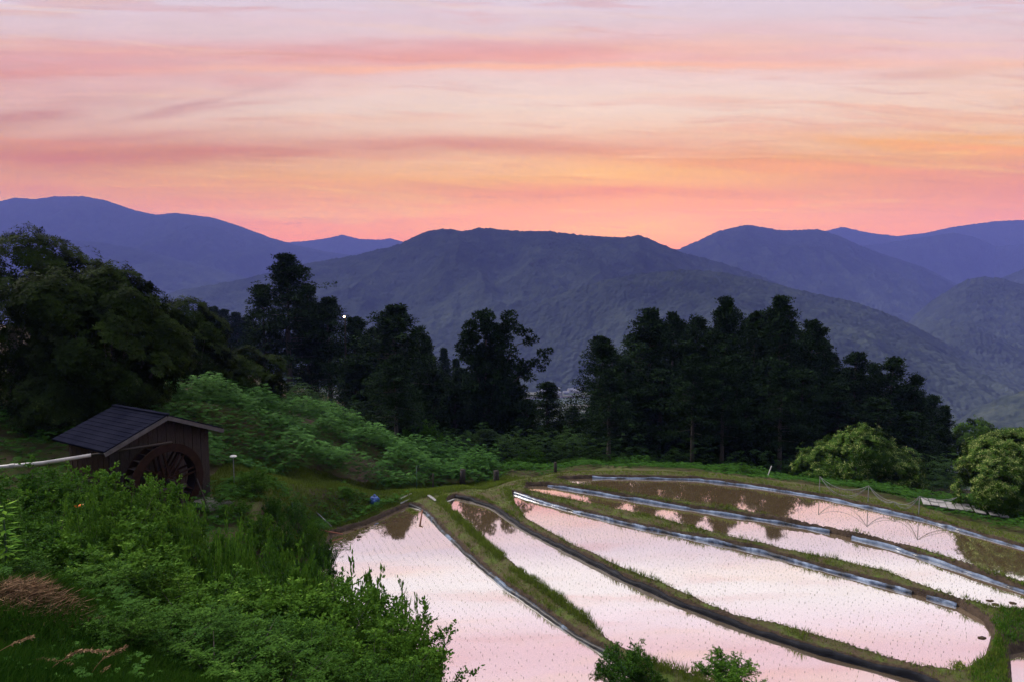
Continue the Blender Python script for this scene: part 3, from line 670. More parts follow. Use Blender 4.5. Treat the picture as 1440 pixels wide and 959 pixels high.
for px, pt, yd, w, k, lab in [
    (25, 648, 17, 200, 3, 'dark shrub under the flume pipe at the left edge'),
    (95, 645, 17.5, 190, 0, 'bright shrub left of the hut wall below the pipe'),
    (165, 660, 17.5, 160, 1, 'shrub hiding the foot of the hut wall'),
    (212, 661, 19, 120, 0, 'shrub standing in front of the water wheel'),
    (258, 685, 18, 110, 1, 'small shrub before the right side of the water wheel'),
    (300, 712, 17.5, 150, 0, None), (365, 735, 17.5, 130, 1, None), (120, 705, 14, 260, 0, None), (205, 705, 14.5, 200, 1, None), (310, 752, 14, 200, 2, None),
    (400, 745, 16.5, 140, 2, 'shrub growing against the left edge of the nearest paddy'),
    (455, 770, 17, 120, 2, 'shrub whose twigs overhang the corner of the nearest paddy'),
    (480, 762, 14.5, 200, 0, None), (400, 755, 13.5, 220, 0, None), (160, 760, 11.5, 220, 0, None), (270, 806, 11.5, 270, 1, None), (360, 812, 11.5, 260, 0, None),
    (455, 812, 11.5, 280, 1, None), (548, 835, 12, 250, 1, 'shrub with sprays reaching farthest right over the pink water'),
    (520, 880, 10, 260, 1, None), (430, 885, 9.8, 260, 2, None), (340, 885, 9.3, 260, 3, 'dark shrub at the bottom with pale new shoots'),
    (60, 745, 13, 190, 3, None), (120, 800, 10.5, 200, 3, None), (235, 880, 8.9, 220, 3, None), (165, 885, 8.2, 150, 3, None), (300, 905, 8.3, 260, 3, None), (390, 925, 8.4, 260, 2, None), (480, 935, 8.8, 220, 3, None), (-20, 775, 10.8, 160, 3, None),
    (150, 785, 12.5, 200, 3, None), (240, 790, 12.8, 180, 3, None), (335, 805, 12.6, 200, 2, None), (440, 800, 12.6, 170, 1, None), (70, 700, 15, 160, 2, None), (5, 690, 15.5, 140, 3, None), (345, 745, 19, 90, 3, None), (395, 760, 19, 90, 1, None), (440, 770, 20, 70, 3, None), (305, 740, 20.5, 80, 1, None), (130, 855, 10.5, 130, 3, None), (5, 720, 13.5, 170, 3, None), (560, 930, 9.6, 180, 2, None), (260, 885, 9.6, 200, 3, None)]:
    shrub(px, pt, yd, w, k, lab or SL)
for px, pt, yd, w, lab in [(330, 705, 13.2, 90, 'slim taller shrub rising above the middle of the foreground bushes'), (560, 800, 13.2, 110, 'twiggy shrub leaning out over the pink water'), (120, 668, 13.8, 100, 'slim shrub rising before the left wall of the hut'), (600, 868, 11.2, 120, 'lowest twiggy shrub at the water side, right end of the bushes')]:
    shrub(px, pt, yd, w, 1, lab, None)
shrub(884, 900, 19.6, 112, 3, 'upright bushy shrub at the lower end of the leftmost bank', 'shrubs at the bottom edge')
shrub(1026, 918, 19.8, 108, 0, 'rounded pale shrub at the bottom edge, right of the upright one', 'shrubs at the bottom edge')
shrub(355, 655, 28.5, 60, 0, 'rounded shrub on the grass terrace right of the hut', None)
shrub(384, 690, 27.5, 40, 3, 'small shrub by the pipes near the left paddy corner', None)
shrub(330, 700, 26, 60, 1, 'low shrub below the grass terrace', None)
for px, pt, yd, w, k, lab in [(340, 668, 30, 52, 1, 'small bright shrub by the white topped lamp'), (372, 672, 30.5, 44, 0, 'small bushy shrub halfway along the grass terrace'), (415, 700, 30, 60, 2, 'dull shrub behind the reddish pipe'), (436, 722, 28, 50, 1, 'shrub just below the reddish pipe'),
    (395, 722, 26, 70, 3, 'dark shrub on the bank left of the green stake'), (360, 715, 25, 70, 0, 'shrub on the slope below the grass terrace'), (455, 752, 27.5, 44, 3, 'small shrub at the sharp left corner of the nearest paddy'), (488, 706, 35, 40, 2, 'small dull shrub on the bank above the log')]:
    shrub(px, pt, yd, w, k, lab, None)
shrub(1046, 650, 42.3, 30, 2, 'tiny sapling on the outermost bank under the forest', None)
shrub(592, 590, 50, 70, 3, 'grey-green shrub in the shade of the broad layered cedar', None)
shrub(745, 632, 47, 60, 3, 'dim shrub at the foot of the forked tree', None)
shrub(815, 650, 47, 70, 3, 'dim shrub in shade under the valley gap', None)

# ------------------------------------------------------------------ ferns and herbs (cannot be counted)
def fronds(name, label, pts, L, mat, seed, nlf=9, mound=.8, wl=.32):
    rg = R(seed); n = len(pts); x, y = pts[:, 0], pts[:, 1]; g = ground_z(x, y)
    mh = mound * (.12 + 1.5 * np.clip(fbm(x / 2.2, y / 2.2, 2, seed) * 1.7 - .35, 0, 1)) ; lay = rg.uniform(.35, 1., n); z = g + mh * lay
    az = rg.uniform(0, 2 * PI, n); el = rg.uniform(-.1, .7, n)
    d = np.stack([np.cos(az) * np.cos(el), np.sin(az) * np.cos(el), np.sin(el)], 1)
    sd = np.stack([-np.sin(az), np.cos(az), 0 * az], 1); Ls = L * rg.uniform(.6, 1.3, n)
    Vs = []; Ts = []; t0 = rg.rand(n) * .5 + .3 * fbm(x / 3, y / 3, 2, seed + 7)
    for i in range(nlf):
        u = (i + .6) / nlf
        c = np.stack([x, y, z], 1) + d * (Ls * u)[:, None] + np.array([0, 0, -1]) * (Ls * u * u * .55)[:, None]
        for s in (-1, 1):
            D = sd * s + d * .55 + np.array([0, 0, -.18]) + rg.normal(size=(n, 3)) * .12
            Vs.append(leafV(c, D, np.cross(d, sd) + 0 * D, Ls * wl * (1.05 - u) * rg.uniform(.8, 1.1, n) + .02, Ls * .09 + .015)); Ts.append(np.clip(t0 + rg.rand(n) * .25, 0, 1))
    return tag(link(name, leaf_mesh(name, list(zip(Vs, Ts))), mat), label, 'undergrowth', kind='stuff')
def inpoly(P, poly): return sdist(P, np.asarray(poly, float)) < 0
def scatter(rg, n, poly, avoid=None, ad=.15):
    poly = np.asarray(poly, float); lo = poly.min(0); hi = poly.max(0); out = []
    c = 0
    while c < n:
        P = rg.uniform(lo, hi, (n * 2, 2)); P = P[inpoly(P, poly)]; out.append(P); c += len(P)
        if len(P) == 0: break
    P = np.concatenate(out)[:n]
    dm = np.full(len(P), 9.)
    for lv, pl in POLY.values(): dm = np.minimum(dm, sdist(P, pl))
    return P[dm > ad]
def W2(*pp): return [tuple(aty(px, 600, Yd)[:2]) for px, Yd in pp]
slope = W2((215, 31), (300, 30.5), (310, 32), (380, 33.5), (440, 36), (560, 39), (630, 41), (700, 42), (700, 47), (600, 50), (520, 50), (400, 48), (300, 45), (200, 40), (150, 36))
sp = scatter(R(81), 20000, slope)
q = aty(515, 645, 41); dd = np.hypot((sp[:, 0] - q[0]) / 1.0, (sp[:, 1] - q[1]) / 1.7); sp = sp[dd > 1.05]
fronds('fern_undergrowth', 'dense layered ferns and leafy weeds covering the slope right of the hut', sp, .46, M['fern'], 83, 8, 1.3)
band = W2((700, 42.2), (760, 42.6), (900, 42.9), (1050, 41), (1150, 38.8), (1250, 36), (1330, 33.6), (1440, 30.6), (1560, 28), (1560, 34), (1440, 38), (1330, 43), (1200, 48), (1000, 50), (850, 50), (700, 48))
fronds('low_undergrowth', 'low green weeds between the outermost bank and the forest', scatter(R(85), 15000, band, ad=.38), .32, M['low'], 87, 6, .42)
shade = W2((560, 49), (700, 46), (1000, 47), (1340, 42), (1400, 50), (1200, 62), (800, 64), (420, 66), (360, 50), (480, 48))
fronds('forest_undergrowth', 'dark weeds on the shaded forest floor', scatter(R(88), 12000, shade), .8, M['bush_dark'], 89, 6, 1.9)
under = W2((0, 22), (90, 20), (200, 23), (290, 24), (330, 27), (215, 31), (150, 36), (60, 36), (-150, 34), (-150, 24))
up = scatter(R(90), 3600, under); hc = np.array([-15, 26.3]); up = up[np.abs(up - hc).max(1) > 2.6]
fronds('hut_weeds', 'dark weeds around the hut under the big trees', up, .5, M['low'], 91, 7, .7)
left = W2((-150, 10), (0, 9.8), (110, 10), (300, 8.4), (560, 9), (600, 12), (560, 17), (470, 21), (420, 25), (330, 27), (200, 24), (-100, 22))
fronds('slope_weeds', 'weeds filling the gaps between the foreground shrubs', scatter(R(92), 7500, left, ad=.2), .22, M['low'], 93, 6, .4)

fronds('bank_undergrowth', 'rough dark weeds on the bank face below the grass terrace', scatter(R(94), 1500, W2((300, 26), (385, 28.5), (440, 31), (560, 35.8), (572, 37.0), (480, 35), (430, 33), (370, 31), (310, 29)), ad=.35), .3, M['low'], 96, 6, .5)
# grass
def grass(name, label, P, h, mat, seed, w=.012, lean=.45, per=3, dry=0.):
    rg = R(seed); P = np.repeat(P, per, 0) + rg.normal(size=(len(P) * per, 2)) * .03; n = len(P)
    z = ground_z(P[:, 0], P[:, 1]) - .01; az = rg.uniform(0, 2 * PI, n); ln = rg.uniform(.1, lean, n)
    D = nrm(np.stack([np.cos(az) * ln, np.sin(az) * ln, np.ones(n)], 1)); N = np.stack([-np.sin(az), np.cos(az), .2 + 0 * az], 1)
    hh = h * rg.uniform(.45, 1.3, n) * (.5 + fbm(P[:, 0] / .8, P[:, 1] / .8, 2, seed))
    T = np.clip(.6 * fbm(P[:, 0] / 1.1, P[:, 1] / 1.1, 2, seed + 2) + .3 * rg.rand(n) + dry, 0, 1)
    V = leafV(np.c_[P, z], D, N, hh, w * rg.uniform(.8, 1.6, n) + 0 * hh)
    return tag(link(name, leaf_mesh(name, [(V, T)]), mat), label, 'grass', kind='stuff')
BX = [(-12, 19), (30, 19), (30, 46), (-12, 46)]
rg = R(95); P = rg.uniform((-12, 17.5), (30, 44), (420000, 2)); dms = {k: sdist(P, pl) for k, (lv, pl) in POLY.items()}
dmn = np.min(np.stack(list(dms.values())), 0)
near = (dmn > .15) & (dmn < 1.5) & (P[:, 0] > -9) 
vis = fbm(P[:, 0] / 1.2, P[:, 1] / 1.2, 3, 97)
# lush on the side of the paddy behind, thin beside the lining in front
lush = np.zeros(len(P))
order = ['a', 'b', 'c', 'd', 'e']
for i, k in enumerate(order[1:]):
    f = dms[order[i]]; b = dms[k]; c = (np.minimum(f, b) < .8) & (f > 0) & (b > 0) & (f + b < 4); r = f / (f + b + 1e-6)
    lush = np.maximum(lush, np.where(c, sstep(.3, .85, r), 0))
wgt = .10 + .75 * lush * sstep(.30, .6, vis + .1)
edge = (dms['e'] < 1.6) & (dms['d'] > 1.0); wgt = np.where(edge, .30, wgt)
wgt = np.where((dmn > .8), np.maximum(wgt, .16), wgt)
sel = near & (rg.rand(len(P)) < wgt)
grass('bank_grass', 'short grass and moss on the paddy banks', P[sel], .11, M['grass'], 99, .014, .6)
c = (dms['b'] < .55) & (dms['b'] > .12) & (dms['a'] > .5) & (dms['a'] < 3) & (P[:, 1] < 37) & (vis > .38)
grass('tall_bank_grass', 'bright taller grass along the crest of the leftmost bank', P[c & (rg.rand(len(P)) < .8)], .24, M['grass'], 101, .014, .5, 3)
c = (dmn > .15) & (dmn < .4) & (vis > .56) & (P[:, 0] > -3)
grass('edge_tuft_grass', 'scattered taller tufts on the bank edges', P[c & (rg.rand(len(P)) < .35)], .22, M['grass'], 102, .013, .5, 3)
c = scatter(R(103), 30000, W2((300, 27), (380, 28), (430, 30), (560, 36), (700, 39), (760, 41), (700, 43), (560, 41), (430, 37), (330, 34), (290, 30)), ad=.25)
grass('terrace_grass', 'fresh grass on the terrace between hut and paddies', c, .16, M['grass'], 105, .02, .6, 3)
c = scatter(R(107), 9000, W2((1380, 18), (1560, 18), (1600, 26), (1440, 25), (1390, 21)), ad=.2)
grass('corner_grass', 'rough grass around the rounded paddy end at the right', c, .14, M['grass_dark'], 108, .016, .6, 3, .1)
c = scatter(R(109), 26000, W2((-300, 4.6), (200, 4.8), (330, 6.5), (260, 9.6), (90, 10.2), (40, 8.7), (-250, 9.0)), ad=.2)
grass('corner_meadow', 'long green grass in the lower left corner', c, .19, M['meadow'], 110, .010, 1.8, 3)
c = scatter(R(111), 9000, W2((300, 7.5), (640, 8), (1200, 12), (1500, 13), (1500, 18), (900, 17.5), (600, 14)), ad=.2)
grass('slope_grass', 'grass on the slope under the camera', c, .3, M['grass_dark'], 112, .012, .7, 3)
# straw heap
SC = og(38, 838, .1, 6, 14)[:2]; c = SC + R(113).normal(size=(4200, 2)) * np.array([.30, .20])
rg = R(114); n = len(c); z = ground_z(c[:, 0], c[:, 1]) + .22 * np.exp(-((c - SC) ** 2).sum(1) / .3) * rg.uniform(.2, 1.1, n)
az = rg.uniform(0, 2 * PI, n); D = np.stack([np.cos(az), np.sin(az), rg.uniform(-.25, .45, n)], 1)
tag(link('straw_heap', leaf_mesh('straw_heap', [(leafV(np.c_[c, z], D, rdir(rg, n, .8), rg.uniform(.06, .24, n), .009 + 0 * z), rg.rand(n) ** 1.5)]), M['straw']), 'heap of reddish dry cut straw in the lower left', 'straw heap')

# rice seedlings in curved rows
def rice(key, i0, i1, label, kmax, ds=.21, dr=.32, seed=1):
    lv, pl = POLY[key]; P = resample(pl[i0:i1 + 1], .1); k = np.ones(41) / 41
    ext0 = P[0] + (P[0] - P[5]) * np.linspace(.0, 14, 15)[::-1][:-1, None] * .5; ext1 = P[-1] + (P[-1] - P[-6]) * np.linspace(0, 14, 15)[1:, None] * .5
    P = resample(np.concatenate([ext0, P, ext1]), ds)
    for _ in range(12): P[1:-1] = (P[:-2] + P[1:-1] * 2 + P[2:]) / 4
    d = np.gradient(P, axis=0); d /= np.linalg.norm(d, axis=1)[:, None]; nr = np.stack([-d[:, 1], d[:, 0]], 1)
    if np.mean(sdist(P + nr * .3, pl) < 0) < .3: nr = -nr
    out = []; rg = R(seed)
    for j in range(1, kmax):
        out.append(P + nr * (j * dr) + rg.normal(size=P.shape) * .03)
    Q = np.concatenate(out); Q = Q[sdist(Q, pl) < -.22]; Q = Q[(Q[:, 1] > 14)]
    Q = Q[rg.rand(len(Q)) < .55 + .6 * fbm(Q[:, 0] / 2.5, Q[:, 1] / 2.5, 2, seed)]; Q = Q + .22 * (np.stack([fbm(Q[:, 0] / 3, Q[:, 1] / 3, 2, 5), fbm(Q[:, 0] / 3, Q[:, 1] / 3, 2, 6)], 1) - .5)
    n = len(Q); per = 4; Q = np.repeat(Q, per, 0); az = rg.uniform(0, 2 * PI, n * per); ln = rg.uniform(.1, .5, n * per)
    D = np.stack([np.cos(az) * ln, np.sin(az) * ln, np.ones(n * per)], 1); N = np.stack([-np.sin(az), np.cos(az), 0 * az], 1)
    sz = np.repeat(rg.uniform(.55, 1.15, n), per)
    V = leafV(np.c_[Q, np.full(len(Q), lv - .01)], D, N, .06 * sz * rg.uniform(.6, 1.2, n * per), .0085 + 0 * sz)
    return tag(link('rice_seedlings', leaf_mesh('rice_seedlings', [(V, rg.rand(n * per))]), M['rice']), label, 'seedlings', kind='stuff')
rice('a', 1, 8, 'rows of young rice seedlings in the nearest left paddy', 50, seed=121)
rice('b', 1, 10, 'rows of rice seedlings in the long paddy behind the black lined bank', 26, seed=122)
rice('c', 0, 8, 'rows of rice seedlings in the middle paddy', 30, seed=123)
rice('d', 1, 9, 'rows of rice seedlings in the narrow fourth paddy', 14, seed=124)
rice('e', 1, 10, 'rows of rice seedlings in the farthest paddy', 14, seed=125)

cw = scatter(R(115), 260, W2((-200, 5.4), (60, 5.6), (200, 7), (260, 9.4), (100, 9.8), (-100, 8.6)), ad=.2); cw = cw[np.hypot(*(cw - SC).T) > .7]
fronds('corner_weeds', 'broad leaved weeds mixed into the lower left grass', cw, .12, M['low'], 116, 5, .12, .5)
# grass stems with seed heads (lower left)
SEEDS = [((0,745+170),(40,700+180)),]
for i, (pts, lab) in enumerate([
    ([(20, 1000), (70, 940), (110, 914), (150, 916)], 'arching seed stem, highest of the lower left ones'),
    ([(110, 990), (125, 950), (145, 925), (176, 910)], 'seed stem bent to the right, rightmost in the lower left'),
    ([(-20, 930), (0, 915), (20, 904), (44, 896)], 'short seed stem at the left border above the others'),
    ([(-30, 985), (20, 935), (60, 926), (100, 934)], 'seed stem drooping over the corner grass'),
    ([(60, 1010), (100, 975), (130, 955), (152, 938)], 'low seed stem rising from the bottom edge'),
    ([(-40, 965), (-5, 957), (15, 950), (32, 957)], 'seed stem lowest at the left border'),
    ([(10, 990), (50, 942), (80, 938), (102, 946)], 'thin seed stem beside the drooping one')]):
    Yb = 6.2 + .12 * i; P = [aty(px, py, Yb) for px, py in pts]; P = resample(np.array(P), .02)
    o = empty('seed_stem', lab, 'grass stem', tuple(P[0]), 0, 'arching seed stems in the lower left corner'); P = P - P[0]
    for _ in range(6): P[1:-1] = (P[:-2] + P[1:-1] * 2 + P[2:]) / 4
    MB().tube(P[::3], .0035, 5).build('stem', M['seedhead'], o)
    rg = R(130 + i); hd = P[int(len(P) * .55):]; k = 9; Q = np.repeat(hd, k, 0) + rg.normal(size=(len(hd) * k, 3)) * .006
    D = np.repeat(np.gradient(hd, axis=0), k, 0); D = nrm(D) + rg.normal(size=Q.shape) * .35
    link('seed_head', leaf_mesh('seed_head', [(leafV(Q, D, rdir(rg, len(Q)), .035 + 0 * Q[:, 0], .008 + 0 * Q[:, 0]), rg.rand(len(Q)))]), M['seedhead'], o)
# yellow green plant at left border
q = aty(8, 770, 11); g = gz(q[0], 11); o = empty('leafy_plant', 'yellow-green plant with broad layered leaves at the left border', 'plant', (q[0], 11, g))
rg = R(140); n = 70; zt = np.linspace(.5, aty(8, 712, 11)[2] - g, n); az = rg.uniform(0, 6.28, n)
D = np.stack([np.cos(az), np.sin(az), -.15 + 0 * az], 1)
MB().tube([(0, 0, 0), (0, 0, 1), (0, 0, float(zt[-1]))], [.02, .015, .006], 6).build('stem', M['greenpost'], o)
link('foliage', leaf_mesh('foliage', [(leafV(np.stack([D[:, 0] * .03, D[:, 1] * .03, zt + rg.normal(size=n) * .05], 1), D + rg.normal(size=D.shape) * .25, np.array([[0, 0, 1.]]) + 0 * D, rg.uniform(.16, .3, n), .07 + 0 * zt), rg.rand(n))]), M['yellowleaf'], o)
# orange flower
q = aty(110, 713, 15); g = gz(q[0], 15); o = empty('orange_lily', 'single orange lily flower among the shrubs left of the wheel', 'flower', (q[0], 15, g)); hz = q[2] - g
MB().tube([(0, 0, 0), (.02, 0, hz)], [.01, .006], 5).build('stem', M['greenpost'], o)
rg = R(141); az = np.arange(7) * .9; D = np.stack([np.cos(az), np.sin(az), .5 + 0 * az], 1)
link('petals', leaf_mesh('petals', [(leafV(np.tile([[.02, 0, hz]], (7, 1)), D, rdir(rg, 7, 1), .11 + 0 * az, .06 + 0 * az), rg.rand(7))]), M['orange'], o)

# ------------------------------------------------------------------ hut with water wheel
ga = Vector((.53, .848, 0)).normalized(); rb = Vector((-ga.y, ga.x, 0))      # along the gable, backwards along the ridge
mid = Vector((-13.33, 26.05, 0)); zg0 = 2.75; ZE = 6.0; ZR = 6.95; HW = 2.4; LR = 3.75
RZ = math.atan2(ga.y, ga.x)
hut = empty('mill_hut', 'small wooden mill hut with a dark ribbed metal roof', 'hut', (mid.x, mid.y, zg0), RZ)
# local frame: x along gable, y = backwards, z up ; origin under the front ridge end
e_, r_ = ZE - zg0, ZR - zg0
def hb(): return MB()
wz = .75; ww = 2.0
w = hb()    # gable wall of vertical boards
nb = 22
for i in range(nb):
    xa = -ww + i * 2 * ww / nb; xb = xa + 2 * ww / nb - .012; off = .012 * (i % 2)
    za = e_ + .05 + (1 - abs((xa + xb) / 2) / HW) * (r_ - e_) - .16
    w.box(((xa + xb) / 2, .42 + off, za / 2), (xb - xa, .05, za))
w.build('front_wall', M['wood_old'], hut)
w = hb()
for s in (-1, 1):
    for i in range(15):
        ya = .46 + i * .19; w.box((s * ww + .01 * (i % 2), ya + .09, (e_ + .02) / 2), (.05, .175, e_ + .02))
w.box((0, 3.35, (e_ + .02) / 2), (2 * ww, .05, e_ + .02)); w.build('side_wall', M['wood_brown'], hut)
def roof_slab(s):
    m = hb(); a = math.atan2(r_ - e_, HW); L = math.hypot(HW, r_ - e_); Mx = Matrix.Rotation(s * a, 3, 'Y')
    cx = s * HW / 2; cz = (e_ + r_) / 2
    m.box((cx, LR / 2 , cz), (L, LR, .05), Mx)
    n = 11                                     # horizontal steps of the metal courses
    for i in range(n):
        f = (i + .5) / n; x = s * HW * f; z = r_ + (e_ - r_) * f
        m.box((x + s * .0, LR / 2, z + .034), (L / n * 1.02, LR + .04, .016), Matrix.Rotation(s * (a - .07), 3, 'Y'))
    return m.build('roof_slope', M['roof'], hut)
RF = {-1: roof_slab(-1), 1: roof_slab(1)}
m = hb(); m.beam((0, -.03, r_ + .05), (0, LR + .03, r_ + .05), .2, .05); m.build('ridge_cap', M['roof'], RF[1])
for s in (-1, 1):
    m = hb(); m.beam((0, -.035, r_ - .09), (s * HW * 1.0, -.035, e_ - .09), .04, .15); m.build('bargeboard', M['fascia'], RF[s])
m = hb()
for x in (-1.7, -.6, .6, 1.7): zz = e_ + (1 - abs(x) / HW) * (r_ - e_) - .14; m.beam((x, 0, zz), (x, LR, zz), .07, .09)
m.build('purlin', M['wood_brown'], hut)
# lean-to wall on the left, flat dark panel in place of the opening behind the shrubs
m = hb(); m.box((-2.05, 1.9, 1.0), (.05, 1.0, 1.8)); m.build('opening_panel', M['darkpost'], hut)
# water wheel : thing of its own
wc = Vector((-13.2, 25.42, 12 - 280 / 960 * 25.42))
wh = empty('water_wheel', 'large dark red-brown wooden water wheel on the front of the hut', 'water wheel', wc, RZ)
def ring(r0, r1, y, t, n=48):
    m = MB(); vs = []; fs = []
    for i in range(n):
        a = 2 * PI * i / n
        for r, yy in ((r0, y - t / 2), (r1, y - t / 2), (r1, y + t / 2), (r0, y + t / 2)): vs.append((math.cos(a) * r, yy, math.sin(a) * r))
    for i in range(n):
        j = (i + 1) % n
        for k in range(4): fs.append((i * 4 + k, j * 4 + k, j * 4 + (k + 1) % 4, i * 4 + (k + 1) % 4))
    m.add(vs, fs); return m
RW = 1.43; WT = .5
for y in (-WT / 2, WT / 2): ring(RW - .30, RW, y, .05).build('rim', M['wheel'], wh)
ring(RW - .31, RW - .285, 0, WT - .06).build('sole', M['wheel_in'], wh)
m = MB()
for i in range(28):
    a = 2 * PI * i / 28; a2 = a + .16
    m.beam((math.cos(a) * (RW - .28), 0, math.sin(a) * (RW - .28)), (math.cos(a2) * (RW - .01), 0, math.sin(a2) * (RW - .01)), WT - .06, .02, up=(math.cos(a + PI / 2), 0, math.sin(a + PI / 2)))
m.build('paddle', M['wheel_in'], wh)
for y in (-.22, .22):
    m = MB()
    for i in range(4):
        a = PI * i / 4 + .2
        for o in (-.09, .09):
            dx, dz = -math.sin(a) * o, math.cos(a) * o
            m.beam((math.cos(a) * 1.15 + dx, y + .012 * i, math.sin(a) * 1.15 + dz), (-math.cos(a) * 1.15 + dx, y + .012 * i, -math.sin(a) * 1.15 + dz), .06, .05, up=(0, 1, 0))
    m.build('spoke', M['wheel'], wh)
ring(.40, .55, -.16, .04).build('hub_ring', M['wheel'], wh)
MB().tube([(0, -.6, 0), (0, .75, 0)], .11, 12).build('axle', M['wheel_in'], wh)
# bearing stand before the wheel
fp = wc - rb * .62; o = empty('bearing_stand', 'grey wooden post and trestle holding the wheel axle in front', 'stand', (fp.x, fp.y, 2.95), RZ)
MB().box((.28, 0, .75), (.12, .12, 1.5)).build('post', M['wood_old'], o); MB().box((-.45, 0, .7), (.12, .12, 1.4)).build('post', M['wood_old'], o)
MB().box((-.08, 0, 1.43), (1.1, .16, .12)).build('beam', M['wood_old'], o)
MB().beam((.28, -.05, .2), (.9, -.3, .02), .1, .1).build('sill', M['wood_old'], o)
# flume pipe
o = empty('flume_pipe', 'long pale grey pipe carrying water from the left border to the wheel top', 'pipe', (0, 0, 0))
A0 = aty(-160, 672, 22.2); A1 = aty(60, 651, 23.2); A2 = aty(128, 640, 24.1); A3 = aty(242, 622, 25.35)
MB().tube([A0, A1, A2], .065, 10).build('pipe_section', M['pipe'], o, smooth=True)
MB().tube([A2, A3], .05, 10).build('spout', M['wood_old'], o, smooth=True)
for t in (.3, .8): p = A0 * (1 - t) + A1 * t; MB().tube([p - (A1 - A0) / 60, p + (A1 - A0) / 60], .08, 10).build('coupling', M['metal'], o)
for t in (.15, .62):
    p = A0 * (1 - t) + A1 * t; g = gz(p[0], p[1]); MB().beam((p[0], p[1], g), (p[0], p[1], p[2] - .06), .08, .08).build('support', M['darkpost'], o)
# leaning prop pole
p = aty(273, 664, 26.3); q = aty(295, 722, 26.0); MBp = MB().tube([p, q], .035, 6); tag(MBp.build('prop_pole', M['wood_old']), 'thin pole leaning against the right corner of the hut', 'pole')
# concrete pad
p = aty(292, 716, 27); o = MB(); o.box((p[0], p[1] + .2, gz(p[0], p[1] + .2) + .03), (1.2, 1.6, .12), Matrix.Rotation(RZ, 3, 'Z')); tag(o.build('stone_slab', M['concrete']), 'grey stone slab on the ground right of the wheel', 'slab')
# garden lamp
p = aty(328, 643, 29); g = gz(p[0], p[1]); o = empty('garden_lamp', 'small white topped lamp on a thin stake right of the hut', 'lamp', (p[0], p[1], g)); h = p[2] - g
MB().tube([(0, 0, 0), (0, 0, h)], .018, 6).build('post', M['metal'], o)
MB().tube([(0, 0, h - .02), (0, 0, h + .03), (0, 0, h + .07), (0, 0, h + .1)], [.05, .15, .13, .03], 12).build('lamp_shade', M['white'], o)
p = aty(303, 722, 26); g = gz(p[0], p[1]); tag(MB().box((p[0], p[1], g + .05), (.22, .12, .06), Matrix.Rotation(.4, 3, 'Z')).build('white_tray', M['white']), 'small white tray lying on the ground below the prop pole', 'tray')

# ------------------------------------------------------------------ things around the left paddy corner
def pole(name, label, cat, a, b, r, mat, Ya, Yb, r2=None, grp=None):
    p = aty(*a, Ya); q = aty(*b, Yb); return tag(MB().tube([p, (p + q) / 2, q], [r, (r + (r2 or r)) / 2, r2 or r], 8).build(name, M[mat], smooth=True), label, cat, grp)
pole('wooden_rail', 'long weathered log edging the top left side of the nearest paddy', 'log', (474, 749), (578, 708), .10, 'wood_old', 32.6, 37.0, .07)
pole('copper_pipe', 'reddish brown pipe lying toward the left paddy corner', 'pipe', (410, 738), (482, 751), .03, 'rust', 31.5, 31.8)
pole('thin_pole', 'thin grey blue pole slanting down to the left paddy corner', 'pole', (430, 706), (466, 740), .03, 'metal', 33.5, 32.3)
pole('dark_hose', 'dark cable running down the grass slope to the paddy corner', 'hose', (380, 690), (445, 735), .02, 'darkpost', 31, 32.2)
pole('white_pipe', 'short bent white pipe below the reddish pipe', 'pipe', (424, 749), (441, 751), .03, 'white', 31, 31)
pole('stake', 'green stake standing left of the reddish pipe', 'stake', (412, 745), (411, 707), .035, 'greenpost', 31, 31)
pole('stake', 'tall thin green stake behind the far corner of the nearest paddy', 'stake', (586, 700), (586, 655), .03, 'greenpost', 38.5, 38.5)
pole('stake', 'dark stake right of the tall green one, at the head of the bank', 'stake', (609, 695), (609, 666), .05, 'darkpost', 39, 39)
pole('tree_stump', 'thick dark stump among the ferns above the second paddy', 'stump', (650, 684), (651, 660), .19, 'darkpost', 41.2, 41.2, .16)
pole('tree_stump', 'dark stump with a leafy sprout next to the path end', 'stump', (698, 684), (698, 662), .19, 'darkpost', 41.5, 41.5, .17)
pole('tree_stump', 'small dark post left of the farthest paddy tip', 'stump', (781, 672), (781, 650), .12, 'darkpost', 42.6, 42.6, .1)
pole('stake', 'pale slanting stick on the outermost bank before the round chestnut', 'stake', (1075, 682), (1085, 655), .03, 'pipe', 41.5, 41.5)
pole('stick', 'reddish stick slanting out of the pink water near the paddy corner', 'stick', (590, 742), (594, 717), .05, 'stick', onz(590, 742, -.05)[1], onz(590, 742, -.05)[1] + 1.2, .03)
pole('twig', 'small dead branch in the pink water beside the overhanging shrub', 'branch', (560, 838), (580, 814), .02, 'stick', 26.6, 27.6, .008)
def plank(label, a, b, Yd, w=.14, mat='board'):
    p = og(*a, .06); q = og(*b, .06)
    tag(MB().beam(p, q, w, .04).build('plank', M[mat]), label, 'plank', 'loose planks near the paddy corners')
plank('pale plank behind the far corner of the nearest paddy', (562, 702), (578, 694), 38)
plank('shorter plank just in front of the pale one', (563, 708), (576, 702), 37.2, .1)
plank('grey plank lying across the head of the grassy bank', (602, 696), (613, 704), 38.3, .16)
plank('small plank at the tip of the second paddy', (628, 706), (641, 701), 38.6, .12)
